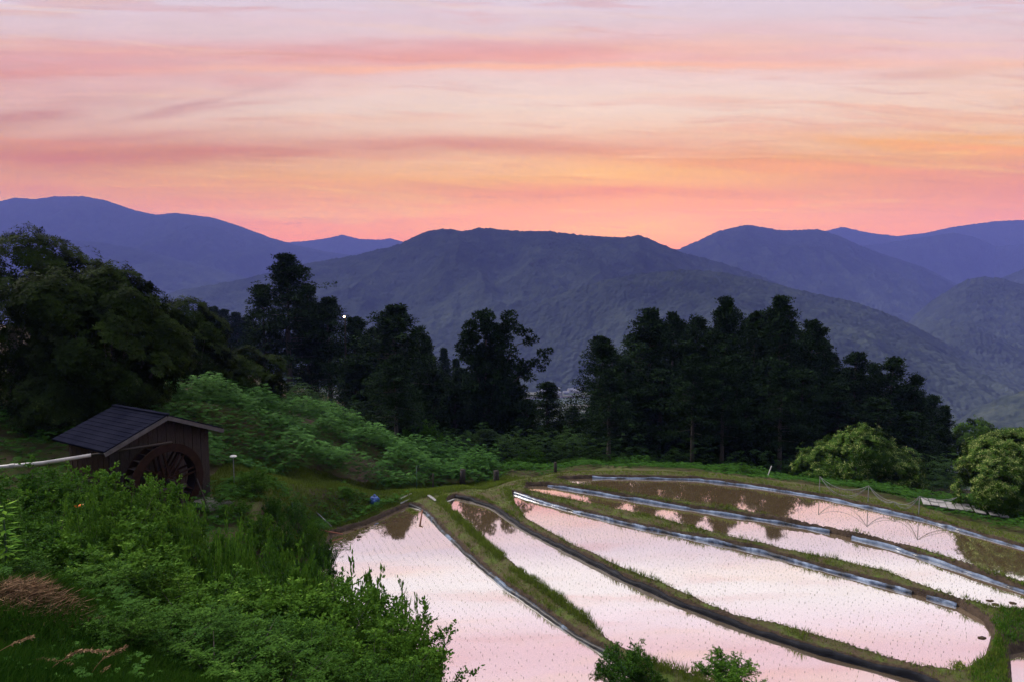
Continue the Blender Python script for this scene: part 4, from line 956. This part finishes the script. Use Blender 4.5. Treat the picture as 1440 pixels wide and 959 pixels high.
# blue bag
p = aty(527, 716, 35.6); bg = gz(p[0], p[1]); bm = bmesh.new(); bmesh.ops.create_icosphere(bm, subdivisions=4, radius=.27)
for v in bm.verts:
    c = v.co; n = float(fbm(np.array([c.x * 5 + 9]), np.array([c.z * 5 + c.y * 3]), 3, 6)[0]); c *= .75 + .5 * n; c.z *= 1.25; c.z = max(c.z, -.3)
    if c.z > .2: c.x *= .6; c.y *= .6
m = bpy.data.meshes.new('bag'); bm.to_mesh(m); bm.free()
o = empty('tarp_bundle', 'crumpled blue tarp bundle beside the log at the paddy', 'tarp', (p[0], p[1], bg + .22)); link('tarp', m, M['tarp'], o)
MB().tube([(-.12, 0, .2), (0, -.13, .2), (.12, 0, .2), (0, .13, .2), (-.12, 0, .2)], .015, 5).build('tie', M['darkpost'], o)
# algae clumps
for k, (px, py) in enumerate([(577, 717), (583, 721)]):
    q = onz(px, py, 0); rg = R(150 + k); n = 240; P = rg.normal(size=(n, 3)) * np.array([.1, .1, .02]) + np.array([0, 0, .02])
    o = empty('weed_clump', '', 'weed', tuple(q)); link('foliage', leaf_mesh('foliage', [(leafV(P, rdir(rg, n), rdir(rg, n, 1), .07 + 0 * P[:, 0], .03 + 0 * P[:, 0]), rg.rand(n))]), M['grass'], o); tag(o, ['left one of two weed clumps floating at the paddy corner', 'right one of two weed clumps floating at the paddy corner'][k], 'weed', 'floating weed clumps')
q = onz(1349, 940, .3); rg = R(152); n = 400; P = rg.normal(size=(n, 3)) * np.array([.1, .1, .05]) + np.array([0, 0, .05])
o = empty('weed_clump', '', 'weed', tuple(q)); link('foliage', leaf_mesh('foliage', [(leafV(P, rdir(rg, n, .8), rdir(rg, n, 1), .12 + 0 * P[:, 0], .02 + 0 * P[:, 0]), rg.rand(n))]), M['grass'], o); tag(o, 'grass clump in the water at the rounded paddy end', 'weed')
# dark clods in the water
cl = [(1380,868),(1400,850),(1412,855),(1424,848),(1407,861),(1392,845),(1430,858),(1381,897),(498,745),(515,742),(540,735),(505,755),(1400,872),(556,733)]
for i, (px, py) in enumerate(cl):
    lv = .45 if px > 1385 and py < 863 else (.30 if px > 600 else 0); q = onz(px, py, lv); bm = bmesh.new(); bmesh.ops.create_icosphere(bm, subdivisions=2, radius=.09); rg = R(160 + i)
    for v in bm.verts: v.co *= rg.uniform(.7, 1.3); v.co.z *= .5; v.co.x *= 1.5
    m = bpy.data.meshes.new('mud_clod'); bm.to_mesh(m); bm.free()
    tag(link('mud_clod', m, M['soil'], None, tuple(q)), 'dark mud clod in shallow water at a paddy end' if px > 600 else 'dark clod of mud in the water beside the log', 'mud clod', 'mud clods by the right paddy ends' if px > 600 else 'mud clods beside the log')

# net fence whose reflection shows in the farthest paddy
nf = empty('bird_net', 'thin drooping net strung between stakes behind the farthest paddy', 'net')
posts = []
for px, pyr in [(1155, 726), (1224, 743), (1296, 762), (1262, 732)]:
    e = onz(px, {1155: 699, 1224: 714, 1296: 731, 1262: 722}[px], .6); dz = ray(px, pyr)[1]; hh = -(dz * e[1]) - (CZ - .6); hh = max(.5, hh)
    b = np.array([e[0], e[1] + .25, gz(e[0], e[1] + .25)]); t = np.array([e[0], e[1] + .25, .6 + hh]); posts.append((px, b, t))
    MB().tube([b, t], .02, 6).build('post', M['metal'], nf)
posts.sort(key=lambda a: a[0])
tops = [p[2] for p in posts]; tops.append(aty(1345, 712, 33)); tops[-1][2] = tops[-2][2] - .2
m = MB()
for a, b, sag in ((tops[0], tops[1], .9), (tops[1], tops[2], .35), (tops[2], tops[3], .5), (tops[3], tops[4], .3)):
    for s in (1, .88, .5):
        P = [a * (1 - t) + b * t - np.array([0, 0, sag * s * 4 * t * (1 - t)]) for t in np.linspace(0, 1, 14)]; m.tube(P, .010, 4, False)
    for t in np.linspace(.05, .95, 18):
        p = a * (1 - t) + b * t; m.tube([p - np.array([0, 0, sag * .5 * 4 * t * (1 - t)]), p - np.array([0, 0, sag * 4 * t * (1 - t)])], .003, 3, False)
m.build('netting', M['metal'], nf)
# pale boards lying behind the outer bank at the right
o = empty('board_row', 'row of pale weathered boards on low trestles behind the outermost bank', 'boards')
BA = og(1303, 707, .2, 30, 45); BB = og(1425, 727, .2, 26, 42)
for i, (t0, t1) in enumerate([(0, .09), (.1, .19), (.2, .29), (.3, .39), (.4, .49), (.5, .59), (.62, .74), (.78, .88), (.89, .99)]):
    p0 = BA * (1 - t0) + BB * t0; p1 = BA * (1 - t1) + BB * t1; zz = R(170 + i).uniform(-.03, .03)
    v = (p1 - p0); c = (p0 + p1) / 2 + np.array([0, .4, zz]); ang = math.atan2(v[1], v[0])
    MB().box(c, (np.linalg.norm(v) * .96, 1.2, .04), Matrix.Rotation(ang + .25, 3, 'Z')).build('board', M['board'], o)
for t in (.05, .45, .85):
    p = BA * (1 - t) + BB * t; g = gz(p[0], p[1]); MB().beam((p[0], p[1], g - .1), (p[0], p[1], p[2] - .04), .1, .1).build('trestle', M['darkpost'], o)

# ------------------------------------------------------------------ mountains
def mountain(label, sky, Yr, Yf, ncol, nrow, amp, sc, seed, mat='ridge', bump=5., zf=-203., prof=.9, foot=None):
    sky = np.array(sky, float); px = np.linspace(sky[0, 0], sky[-1, 0], ncol); py = np.interp(px, sky[:, 0], sky[:, 1])
    k = max(3, ncol // 160) | 1; py2 = np.convolve(np.pad(py, k // 2, 'edge'), np.ones(k) / k, 'valid')
    dirs = np.array([ray(a, b) for a, b in zip(px, py2)]); t = np.concatenate([np.linspace(0, 1, nrow), np.linspace(1, 1.25, nrow // 4)[1:]])
    Tg, _ = np.meshgrid(t, px, indexing='ij')
    YR = Yr * (1 + .0 * px)
    Yf = Yf if foot is None else np.interp(px, foot[0], foot[1])[None]
    Yg = Yf + (YR[None] - Yf) * Tg; Xg = dirs[None, :, 0] * Yg
    zr = CZ + dirs[:, 1] * YR
    pf = np.where(Tg < 1, Tg ** prof, 1 - (Tg - 1) * 1.1)
    Zg = zf + (zr[None] - zf) * pf
    w = np.sin(np.clip(Tg, 0, 1) * PI) ** .8
    rid = 1 - np.abs(2 * fbm(Xg / sc + 5, Yg / (sc * 1.6), 5, seed) - 1)
    Zg = Zg + amp * (rid - .75) * w * 2.2
    sm = sstep(0, .12, Tg)
    Zg = Zg + bump * sm * (fbm(Xg / 14, Yg / 14, 3, seed + 3) - .5) * 2 + bump * .8 * sm * (vnoise(Xg / 5, Yg / 5, seed + 8) - .5)
    ny, nx = Tg.shape; idx = np.arange(nx * ny).reshape(ny, nx)
    Fq = np.stack([idx[:-1, :-1], idx[:-1, 1:], idx[1:, 1:], idx[1:, :-1]], -1).reshape(-1, 4)
    Vv = np.stack([Xg.ravel(), Yg.ravel(), Zg.ravel()], 1)
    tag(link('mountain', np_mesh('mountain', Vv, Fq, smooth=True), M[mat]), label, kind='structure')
    return Vv
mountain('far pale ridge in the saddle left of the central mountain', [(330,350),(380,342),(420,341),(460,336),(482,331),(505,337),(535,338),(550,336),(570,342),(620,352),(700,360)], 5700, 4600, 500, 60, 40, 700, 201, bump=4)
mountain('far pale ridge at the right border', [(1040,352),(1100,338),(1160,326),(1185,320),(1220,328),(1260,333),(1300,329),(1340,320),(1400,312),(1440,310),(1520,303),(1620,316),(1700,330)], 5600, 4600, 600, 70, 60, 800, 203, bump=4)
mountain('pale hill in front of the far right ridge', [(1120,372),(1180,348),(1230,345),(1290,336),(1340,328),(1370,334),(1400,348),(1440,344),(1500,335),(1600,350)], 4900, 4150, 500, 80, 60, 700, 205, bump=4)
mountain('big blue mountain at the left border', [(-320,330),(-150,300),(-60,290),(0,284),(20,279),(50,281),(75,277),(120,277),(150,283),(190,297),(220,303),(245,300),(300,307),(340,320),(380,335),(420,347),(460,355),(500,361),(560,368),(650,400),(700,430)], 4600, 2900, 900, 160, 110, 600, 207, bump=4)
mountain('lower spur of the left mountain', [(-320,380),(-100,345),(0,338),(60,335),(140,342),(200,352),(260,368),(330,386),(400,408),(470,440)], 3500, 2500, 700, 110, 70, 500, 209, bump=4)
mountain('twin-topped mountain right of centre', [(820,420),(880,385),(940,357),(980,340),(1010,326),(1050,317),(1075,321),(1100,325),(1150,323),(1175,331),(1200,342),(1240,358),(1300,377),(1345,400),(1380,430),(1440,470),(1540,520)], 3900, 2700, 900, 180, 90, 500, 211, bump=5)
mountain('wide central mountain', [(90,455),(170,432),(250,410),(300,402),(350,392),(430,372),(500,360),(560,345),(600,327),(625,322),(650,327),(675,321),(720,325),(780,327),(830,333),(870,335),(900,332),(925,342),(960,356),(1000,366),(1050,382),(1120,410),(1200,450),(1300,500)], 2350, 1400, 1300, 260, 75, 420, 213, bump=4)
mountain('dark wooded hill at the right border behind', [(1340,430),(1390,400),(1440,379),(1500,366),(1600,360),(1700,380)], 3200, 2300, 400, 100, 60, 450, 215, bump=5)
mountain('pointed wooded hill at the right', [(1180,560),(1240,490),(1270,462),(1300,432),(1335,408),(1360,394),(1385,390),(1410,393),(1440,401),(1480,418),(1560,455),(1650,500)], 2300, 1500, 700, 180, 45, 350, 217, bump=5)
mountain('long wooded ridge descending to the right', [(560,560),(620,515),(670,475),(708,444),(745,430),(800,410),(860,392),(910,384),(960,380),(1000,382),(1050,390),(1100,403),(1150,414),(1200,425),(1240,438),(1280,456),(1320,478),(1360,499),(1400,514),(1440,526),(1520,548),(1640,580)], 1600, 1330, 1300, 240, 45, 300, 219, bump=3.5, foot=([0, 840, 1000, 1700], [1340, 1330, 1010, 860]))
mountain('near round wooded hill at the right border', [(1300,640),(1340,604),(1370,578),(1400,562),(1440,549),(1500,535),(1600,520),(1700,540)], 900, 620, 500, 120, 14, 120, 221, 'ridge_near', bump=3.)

# ------------------------------------------------------------------ valley : river, bridge, houses
def strip(name, pts, w, mat, label):
    P = resample(np.array(pts, float), 12); d = np.gradient(P[:, :2], axis=0); d = nrm(d); n = np.stack([-d[:, 1], d[:, 0]], 1)
    V = np.stack([np.c_[P[:, :2] + n * w / 2, P[:, 2]], np.c_[P[:, :2] - n * w / 2, P[:, 2]]], 1).reshape(-1, 3)
    f = np.array([(2 * i, 2 * i + 1, 2 * i + 3, 2 * i + 2) for i in range(len(P) - 1)])
    tag(link(name, np_mesh(name, V, f), mat), label, kind='structure')
strip('river', [(-500, 1120, -198.5), (-100, 1220, -198.5), (60, 1270, -198.5), (130, 1278, -198.5), (300, 1230, -198.5), (700, 1150, -198.5)], 22, M['water'], 'pale strip of river in the valley gap')
hp = []
rg = R(230)
hz = bpy.data.objects.new('x', None)
def house(x, y, z, rz, L, Wd, hh, label, grp='village houses in the valley'):
    o = empty('house', label, 'house', (x, y, z), rz, grp)
    m = MB(); m.box((0, 0, hh / 2), (L, Wd, hh)); m.add([(-L / 2, -Wd / 2, hh), (-L / 2, Wd / 2, hh), (-L / 2, 0, hh + Wd * .3), (L / 2, -Wd / 2, hh), (L / 2, Wd / 2, hh), (L / 2, 0, hh + Wd * .3)], [(0, 1, 2), (3, 5, 4)])
    m.build('wall', M['plaster'], o)
    m = MB(); 
    for s in (-1, 1): m.add([(-L / 2 - .5, s * (Wd / 2 + .5), hh - .3), (L / 2 + .5, s * (Wd / 2 + .5), hh - .3), (L / 2 + .5, 0, hh + Wd * .3 + .12), (-L / 2 - .5, 0, hh + Wd * .3 + .12)], [(0, 1, 2, 3)])
    m.build('roof', M['tile'], o); return o
for i, (px, Yh) in enumerate([(766, 1330), (774, 1345), (782, 1322), (789, 1350), (796, 1312), (803, 1338), (811, 1325), (760, 1310), (786, 1300), (817, 1345)]):
    q = aty(px, 545, Yh); z = -200
    house(q[0], Yh, z, rg.uniform(-.6, .6), rg.uniform(9, 15), rg.uniform(7, 9), rg.uniform(4, 6), 'tiny pale village house in the valley gap between the trees')
# lamps glinting far away
me, nt, N, L, p = new_mat('lamp_glow'); p.inputs['Emission Color'].default_value = (1, .72, .45, 1); p.inputs['Emission Strength'].default_value = 60
for px, py, Yl, r, lab in [(484, 446, 64, .07, 'tiny warm lit lamp showing beside the crown of the left cedar stand')]:
    q = aty(px, py, Yl); g = gz(q[0], Yl); o = empty('street_lamp', lab, 'lamp', (q[0], Yl, g), 0); h = q[2] - g
    MB().tube([(0, .3, 0), (0, .3, h * .6), (0, .3, h + .1)], [.12, .09, .06], 8).build('pole', M['darkpost'], o)
    MB().beam((0, .3, h + .05), (0, -.05, h + .12), .05, .05).build('arm', M['darkpost'], o)
    bm = bmesh.new(); bmesh.ops.create_uvsphere(bm, u_segments=12, v_segments=8, radius=r); m = bpy.data.meshes.new('bulb'); bm.to_mesh(m); bm.free()
    link('bulb', m, me, o, (0, 0, h))

HD = 1.25e-4
AIR = (.15, .18, .66)
# ------------------------------------------------------------------ haze : one closed box of air
m = bpy.data.materials.new('haze_air'); m.use_nodes = True; N = m.node_tree.nodes; L = m.node_tree.links
for n in list(N):
    if n.type != 'OUTPUT_MATERIAL': N.remove(n)
v = N.new('ShaderNodeVolumePrincipled'); L.new(v.outputs[0], N['Material Output'].inputs['Volume'])
v.inputs['Color'].default_value = (.25, .31, 1.0, 1); v.inputs['Density'].default_value = HD; v.inputs['Anisotropy'].default_value = .0
tag(MB().box((0, 2950, 217), (12800, 6700, 846)).build('haze', m), 'blue evening haze filling the valleys', kind='stuff')

# ------------------------------------------------------------------ sky
w = bpy.data.worlds.new('World'); scene.world = w; w.use_nodes = True; nt = w.node_tree; N = nt.nodes; L = nt.links
bg = N['Background']
def num(v, s): 
    if isinstance(v, (int, float)): s.default_value = v
    else: L.new(v, s)
def mt(op, a, b=0., c=0., clamp=False):
    n = N.new('ShaderNodeMath'); n.operation = op; n.use_clamp = clamp; num(a, n.inputs[0]); num(b, n.inputs[1])
    if op in ('MULTIPLY_ADD', 'SMOOTH_MAX'): num(c, n.inputs[2])
    return n.outputs[0]
tc = N.new('ShaderNodeTexCoord'); sx = N.new('ShaderNodeSeparateXYZ'); L.new(tc.outputs['Generated'], sx.inputs[0])
dx, dy, dz = sx.outputs
yy = mt('MAXIMUM', dy, .12)
h = mt('DIVIDE', dx, yy); s = mt('DIVIDE', mt('MAXIMUM', dz, 0.), yy)
def srow(r): return math.tan(math.atan((480 - r) / F) - TH)
def hcol(x): return (x - 720) / F
cb = N.new('ShaderNodeCombineXYZ'); L.new(mt('MULTIPLY', h, 2.2), cb.inputs[0]); L.new(mt('MULTIPLY', s, 16.), cb.inputs[1])
def wnoise(scale, detail=5, off=0., rough=.6):
    n = N.new('ShaderNodeTexNoise'); n.inputs['Scale'].default_value = scale; n.inputs['Detail'].default_value = detail; n.inputs['Roughness'].default_value = rough
    mp = N.new('ShaderNodeMapping'); mp.inputs['Location'].default_value = (off, off * .7, off * 1.3); L.new(cb.outputs[0], mp.inputs[0]); L.new(mp.outputs[0], n.inputs[0]); return n.outputs['Fac']
n1 = wnoise(.9, 5, 0); n2 = wnoise(2.2, 7, 5.2); n3 = wnoise(1.3, 6, 11.)
sw = mt('ADD', s, mt('MULTIPLY', mt('SUBTRACT', n1, .5), .045)); sw2 = mt('ADD', s, mt('MULTIPLY', mt('SUBTRACT', n3, .5), .03))
def lin(c): return tuple(((v / 255 + .055) / 1.055) ** 2.4 if v > 10 else v / 255 / 12.92 for v in c)
def ramp(fac, st, s0, s1):
    mr = N.new('ShaderNodeMapRange'); mr.inputs['From Min'].default_value = s0; mr.inputs['From Max'].default_value = s1; L.new(fac, mr.inputs[0])
    r = N.new('ShaderNodeValToRGB'); e = r.color_ramp.elements; st = sorted(((v - s0) / (s1 - s0), c) for v, c in st)
    e[0].position = st[0][0]; e[0].color = (*st[0][1], 1); e[1].position = st[-1][0]; e[1].color = (*st[-1][1], 1)
    for p_, c in st[1:-1]: k = e.new(p_); k.color = (*c, 1)
    L.new(mr.outputs[0], r.inputs[0]); return r.outputs[0]
SKYC = [(340, (250, 156, 90)), (315, (250, 168, 100)), (280, (246, 176, 122)), (240, (241, 186, 160)), (200, (238, 196, 182)), (160, (239, 212, 206)), (120, (240, 213, 213)), (80, (236, 202, 209)), (40, (228, 203, 214)), (0, (226, 208, 226)), (-30, (255, 244, 250)), (-70, (255, 246, 252)), (-110, (252, 232, 246)), (-160, (240, 202, 218)), (-260, (228, 188, 207))]
base = ramp(sw2, [(srow(r), lin(c)) for r, c in SKYC] + [(0.0, lin((250, 140, 110)))], 0.0, srow(-260))
def mixc(fac, a, b):
    n = N.new('ShaderNodeMix'); n.data_type = 'RGBA'; num(fac, n.inputs[0]); L.new(a, n.inputs[6])
    if isinstance(b, tuple): n.inputs[7].default_value = (*b, 1)
    else: L.new(b, n.inputs[7])
    return n.outputs[2]
def gauss(x0, r0, wx, wr, amp, slope=0., src=None, nz=None, up=None):
    """soft band centred on (x0,r0) in degrees-like units given as photo pixels"""
    src = src or sw
    hx = mt('SUBTRACT', h, hcol(x0)); c = mt('SUBTRACT', mt('SUBTRACT', src, srow(r0)), mt('MULTIPLY', hx, slope))
    a = mt('POWER', mt('MULTIPLY', hx, F / wx), 2.); b = mt('POWER', mt('ABSOLUTE', mt('MULTIPLY', c, F / wr)), 2.)
    g = mt('EXPONENT', mt('MULTIPLY', mt('ADD', a, b), -1.)); g = mt('MULTIPLY', g, amp * .88)
    if nz is not None: g = mt('MULTIPLY', g, mt('MULTIPLY_ADD', nz, 2.6, -.55, clamp=True))
    return mt('MINIMUM', g, 1.)
cur = base
LAY = [(330, 150, 140, 5, .5, .12, (206, 146, 160), n3), (520, 168, 160, 6, .4, .03, (240, 176, 160), n2), (150, 196, 200, 7, .5, .05, (200, 120, 140), n3), (640, 228, 200, 7, .45, .0, (246, 190, 150), n2), (1050, 40, 220, 12, .35, .02, (244, 188, 196), n1), (420, 30, 260, 10, .3, -.02, (232, 186, 200), n3),  # x0,row0,wx,wr,amp,slope,color,noise
 (0, 240, 420, 95, .62, 0, (200, 122, 134), None), (-50, 120, 330, 70, .45, 0, (204, 142, 162), None), (1480, 260, 460, 60, .75, 0, (226, 134, 50), None),
 (1440, 150, 300, 50, .5, 0, (244, 178, 140), n2),
 (120, 100, 420, 26, .75, 0, (222, 132, 146), n1), (430, 80, 420, 15, .7, -.01, (230, 146, 150), n2), (900, 76, 420, 20, .75, .01, (244, 158, 152), n1), (760, 96, 520, 5, .8, .012, (255, 186, 160), None),
 (620, 66, 330, 9, .6, .0, (216, 142, 158), n3), (60, 160, 150, 14, .75, .14, (186, 112, 134), n2), (290, 146, 90, 6, .65, .24, (186, 120, 144), n2),
 (200, 216, 420, 15, .7, .01, (198, 110, 126), n1), (480, 210, 380, 10, .7, .01, (196, 118, 134), n2), (900, 214, 330, 9, .7, -.025, (208, 130, 138), n3), (760, 200, 300, 8, .45, 0, (214, 140, 146), n2),
 (1180, 232, 300, 14, .55, -.02, (232, 134, 92), n2), (1330, 207, 180, 8, .95, -.05, (255, 166, 92), n3), (1120, 237, 130, 5, .7, 0, (255, 176, 110), n2), (1380, 190, 120, 6, .6, 0, (250, 170, 110), n2),
 (560, 284, 330, 10, .4, .01, (224, 134, 124), n1), (860, 272, 230, 9, .75, -.02, (222, 120, 112), n3), (980, 290, 280, 5, .8, 0, (255, 162, 104), n2), (800, 305, 260, 12, .6, 0, (255, 158, 104), n1),
 (900, 322, 200, 16, .8, 0, (255, 186, 112), None), (830, 245, 60, 9, .5, 0, (255, 196, 130), n2), (1250, 106, 150, 6, .55, .04, (220, 160, 162), n2), (1420, 90, 120, 7, .5, .04, (242, 170, 150), n3),
 (300, 262, 300, 12, .5, 0, (236, 160, 130), n3), (250, 310, 400, 18, .3, 0, (236, 138, 122), n1)]
for x0, r0, wx, wr, am, sl, c, nz in LAY: cur = mixc(gauss(x0, r0, wx, wr, am, sl, nz=nz), cur, lin(c))
cb2 = N.new('ShaderNodeCombineXYZ'); L.new(mt('MULTIPLY', h, 1.7), cb2.inputs[0]); L.new(mt('MULTIPLY', mt('ADD', sw, mt('MULTIPLY', h, .03)), 34.), cb2.inputs[1])
def wisp(scale, off, lo, hi, amp, col):
    global cur
    n = N.new('ShaderNodeTexNoise'); n.inputs['Scale'].default_value = scale; n.inputs['Detail'].default_value = 8; n.inputs['Roughness'].default_value = .62; n.inputs['Distortion'].default_value = .6
    mp = N.new('ShaderNodeMapping'); mp.inputs['Location'].default_value = (off, off * 1.7, off); L.new(cb2.outputs[0], mp.inputs[0]); L.new(mp.outputs[0], n.inputs[0])
    m = N.new('ShaderNodeMapRange'); m.interpolation_type = 'SMOOTHSTEP'; m.inputs['From Min'].default_value = lo; m.inputs['From Max'].default_value = hi; m.inputs['To Max'].default_value = amp; L.new(n.outputs['Fac'], m.inputs[0])
    cur = mixc(m.outputs[0], cur, lin(col))
wisp(.8, 3., .54, .68, .36, (228, 146, 142)); wisp(1.1, 17., .50, .72, .45, (250, 208, 184)); wisp(1.9, 31., .54, .68, .30, (214, 138, 142))
# fine streak contrast
n4 = wnoise(3.6, 8, 21., .7); br = mt('MULTIPLY_ADD', n4, .22, .89)
vm = N.new('ShaderNodeVectorMath'); vm.operation = 'SCALE'; L.new(cur, vm.inputs[0]); L.new(br, vm.inputs[3]); cur = vm.outputs[0]
# the air in the haze box dims the low sky : the glow behind it is brighter (see docs of box)
sc_ = N.new('ShaderNodeVectorMath'); sc_.operation = 'SCALE'; L.new(cur, sc_.inputs[0]); sc_.inputs[3].default_value = .93; cur = sc_.outputs[0]
path = mt('MINIMUM', mt('DIVIDE', 628., mt('MAXIMUM', dz, .01)), mt('DIVIDE', 6300., mt('MAXIMUM', dy, .3)))
T = mt('EXPONENT', mt('MULTIPLY', path, -HD)); iT = mt('SUBTRACT', 1., T)
av = N.new('ShaderNodeVectorMath'); av.operation = 'SCALE'; av.inputs[0].default_value = AIR; L.new(iT, av.inputs[3])
sv = N.new('ShaderNodeVectorMath'); sv.operation = 'SUBTRACT'; L.new(cur, sv.inputs[0]); L.new(av.outputs[0], sv.inputs[1])
dvv = N.new('ShaderNodeVectorMath'); dvv.operation = 'SCALE'; L.new(sv.outputs[0], dvv.inputs[0]); L.new(mt('DIVIDE', 1., T), dvv.inputs[3])
mxv = N.new('ShaderNodeVectorMath'); mxv.operation = 'MAXIMUM'; L.new(dvv.outputs[0], mxv.inputs[0]); mxv.inputs[1].default_value = (0, 0, 0); cur = mxv.outputs[0]
# overhead and eastern sky
up = mt('SUBTRACT', s, .55); upf = mt('MULTIPLY', up, 1.6, clamp=True)
cur = mixc(upf, cur, (1.9, 1.82, 1.8))
bk = N.new('ShaderNodeMapRange'); bk.interpolation_type = 'SMOOTHSTEP'; bk.inputs['From Min'].default_value = .30; bk.inputs['From Max'].default_value = -.35; L.new(dy, bk.inputs[0])
east = mixc(mt('MULTIPLY', mt('MAXIMUM', dz, 0.), 1.0, clamp=True), N.new('ShaderNodeRGB').outputs[0], (.8, .85, 1.0))
east.node.inputs[6].links[0].from_node.outputs[0].default_value = (.05, .06, .10, 1)
cur = mixc(bk.outputs[0], cur, east)
SAZ = -62; SEL = 38
sk = N.new('ShaderNodeTexSky'); sk.sky_type = 'NISHITA'; sk.sun_disc = False; sk.sun_elevation = math.radians(1.5); sk.sun_rotation = math.radians(10)
sa = N.new('ShaderNodeVectorMath'); sa.operation = 'SCALE'; L.new(sk.outputs[0], sa.inputs[0]); sa.inputs[3].default_value = .02
ad = N.new('ShaderNodeVectorMath'); ad.operation = 'ADD'; L.new(cur, ad.inputs[0]); L.new(sa.outputs[0], ad.inputs[1])
L.new(ad.outputs[0], bg.inputs[0]); bg.inputs[1].default_value = 1.0
# added soft lamp high at the left, out of view, for foliage contrast
sd = bpy.data.lights.new('added_sun', 'SUN'); sd.energy = 3.9; sd.angle = math.radians(16); sd.color = (1, .9, .82)
so = bpy.data.objects.new('added_sun', sd); COL.objects.link(so)
dv = Vector((math.sin(math.radians(SAZ)) * math.cos(math.radians(SEL)), math.cos(math.radians(SAZ)) * math.cos(math.radians(SEL)), math.sin(math.radians(SEL))))
so.rotation_euler = dv.to_track_quat('Z', 'Y').to_euler()

# ------------------------------------------------------------------ render settings
scene.view_settings.view_transform = 'Standard'; scene.view_settings.look = 'None'; scene.view_settings.gamma = 1; scene.view_settings.exposure = 0
cy = scene.cycles; cy.use_denoising = True; cy.max_bounces = 5; cy.diffuse_bounces = 2; cy.glossy_bounces = 2; cy.transmission_bounces = 2; cy.volume_bounces = 0; cy.transparent_max_bounces = 4
cy.use_adaptive_sampling = True; cy.adaptive_threshold = .02; cy.caustics_reflective = False; cy.caustics_refractive = False
for o in list(bpy.data.objects):
    if o.name == 'x': bpy.data.objects.remove(o)
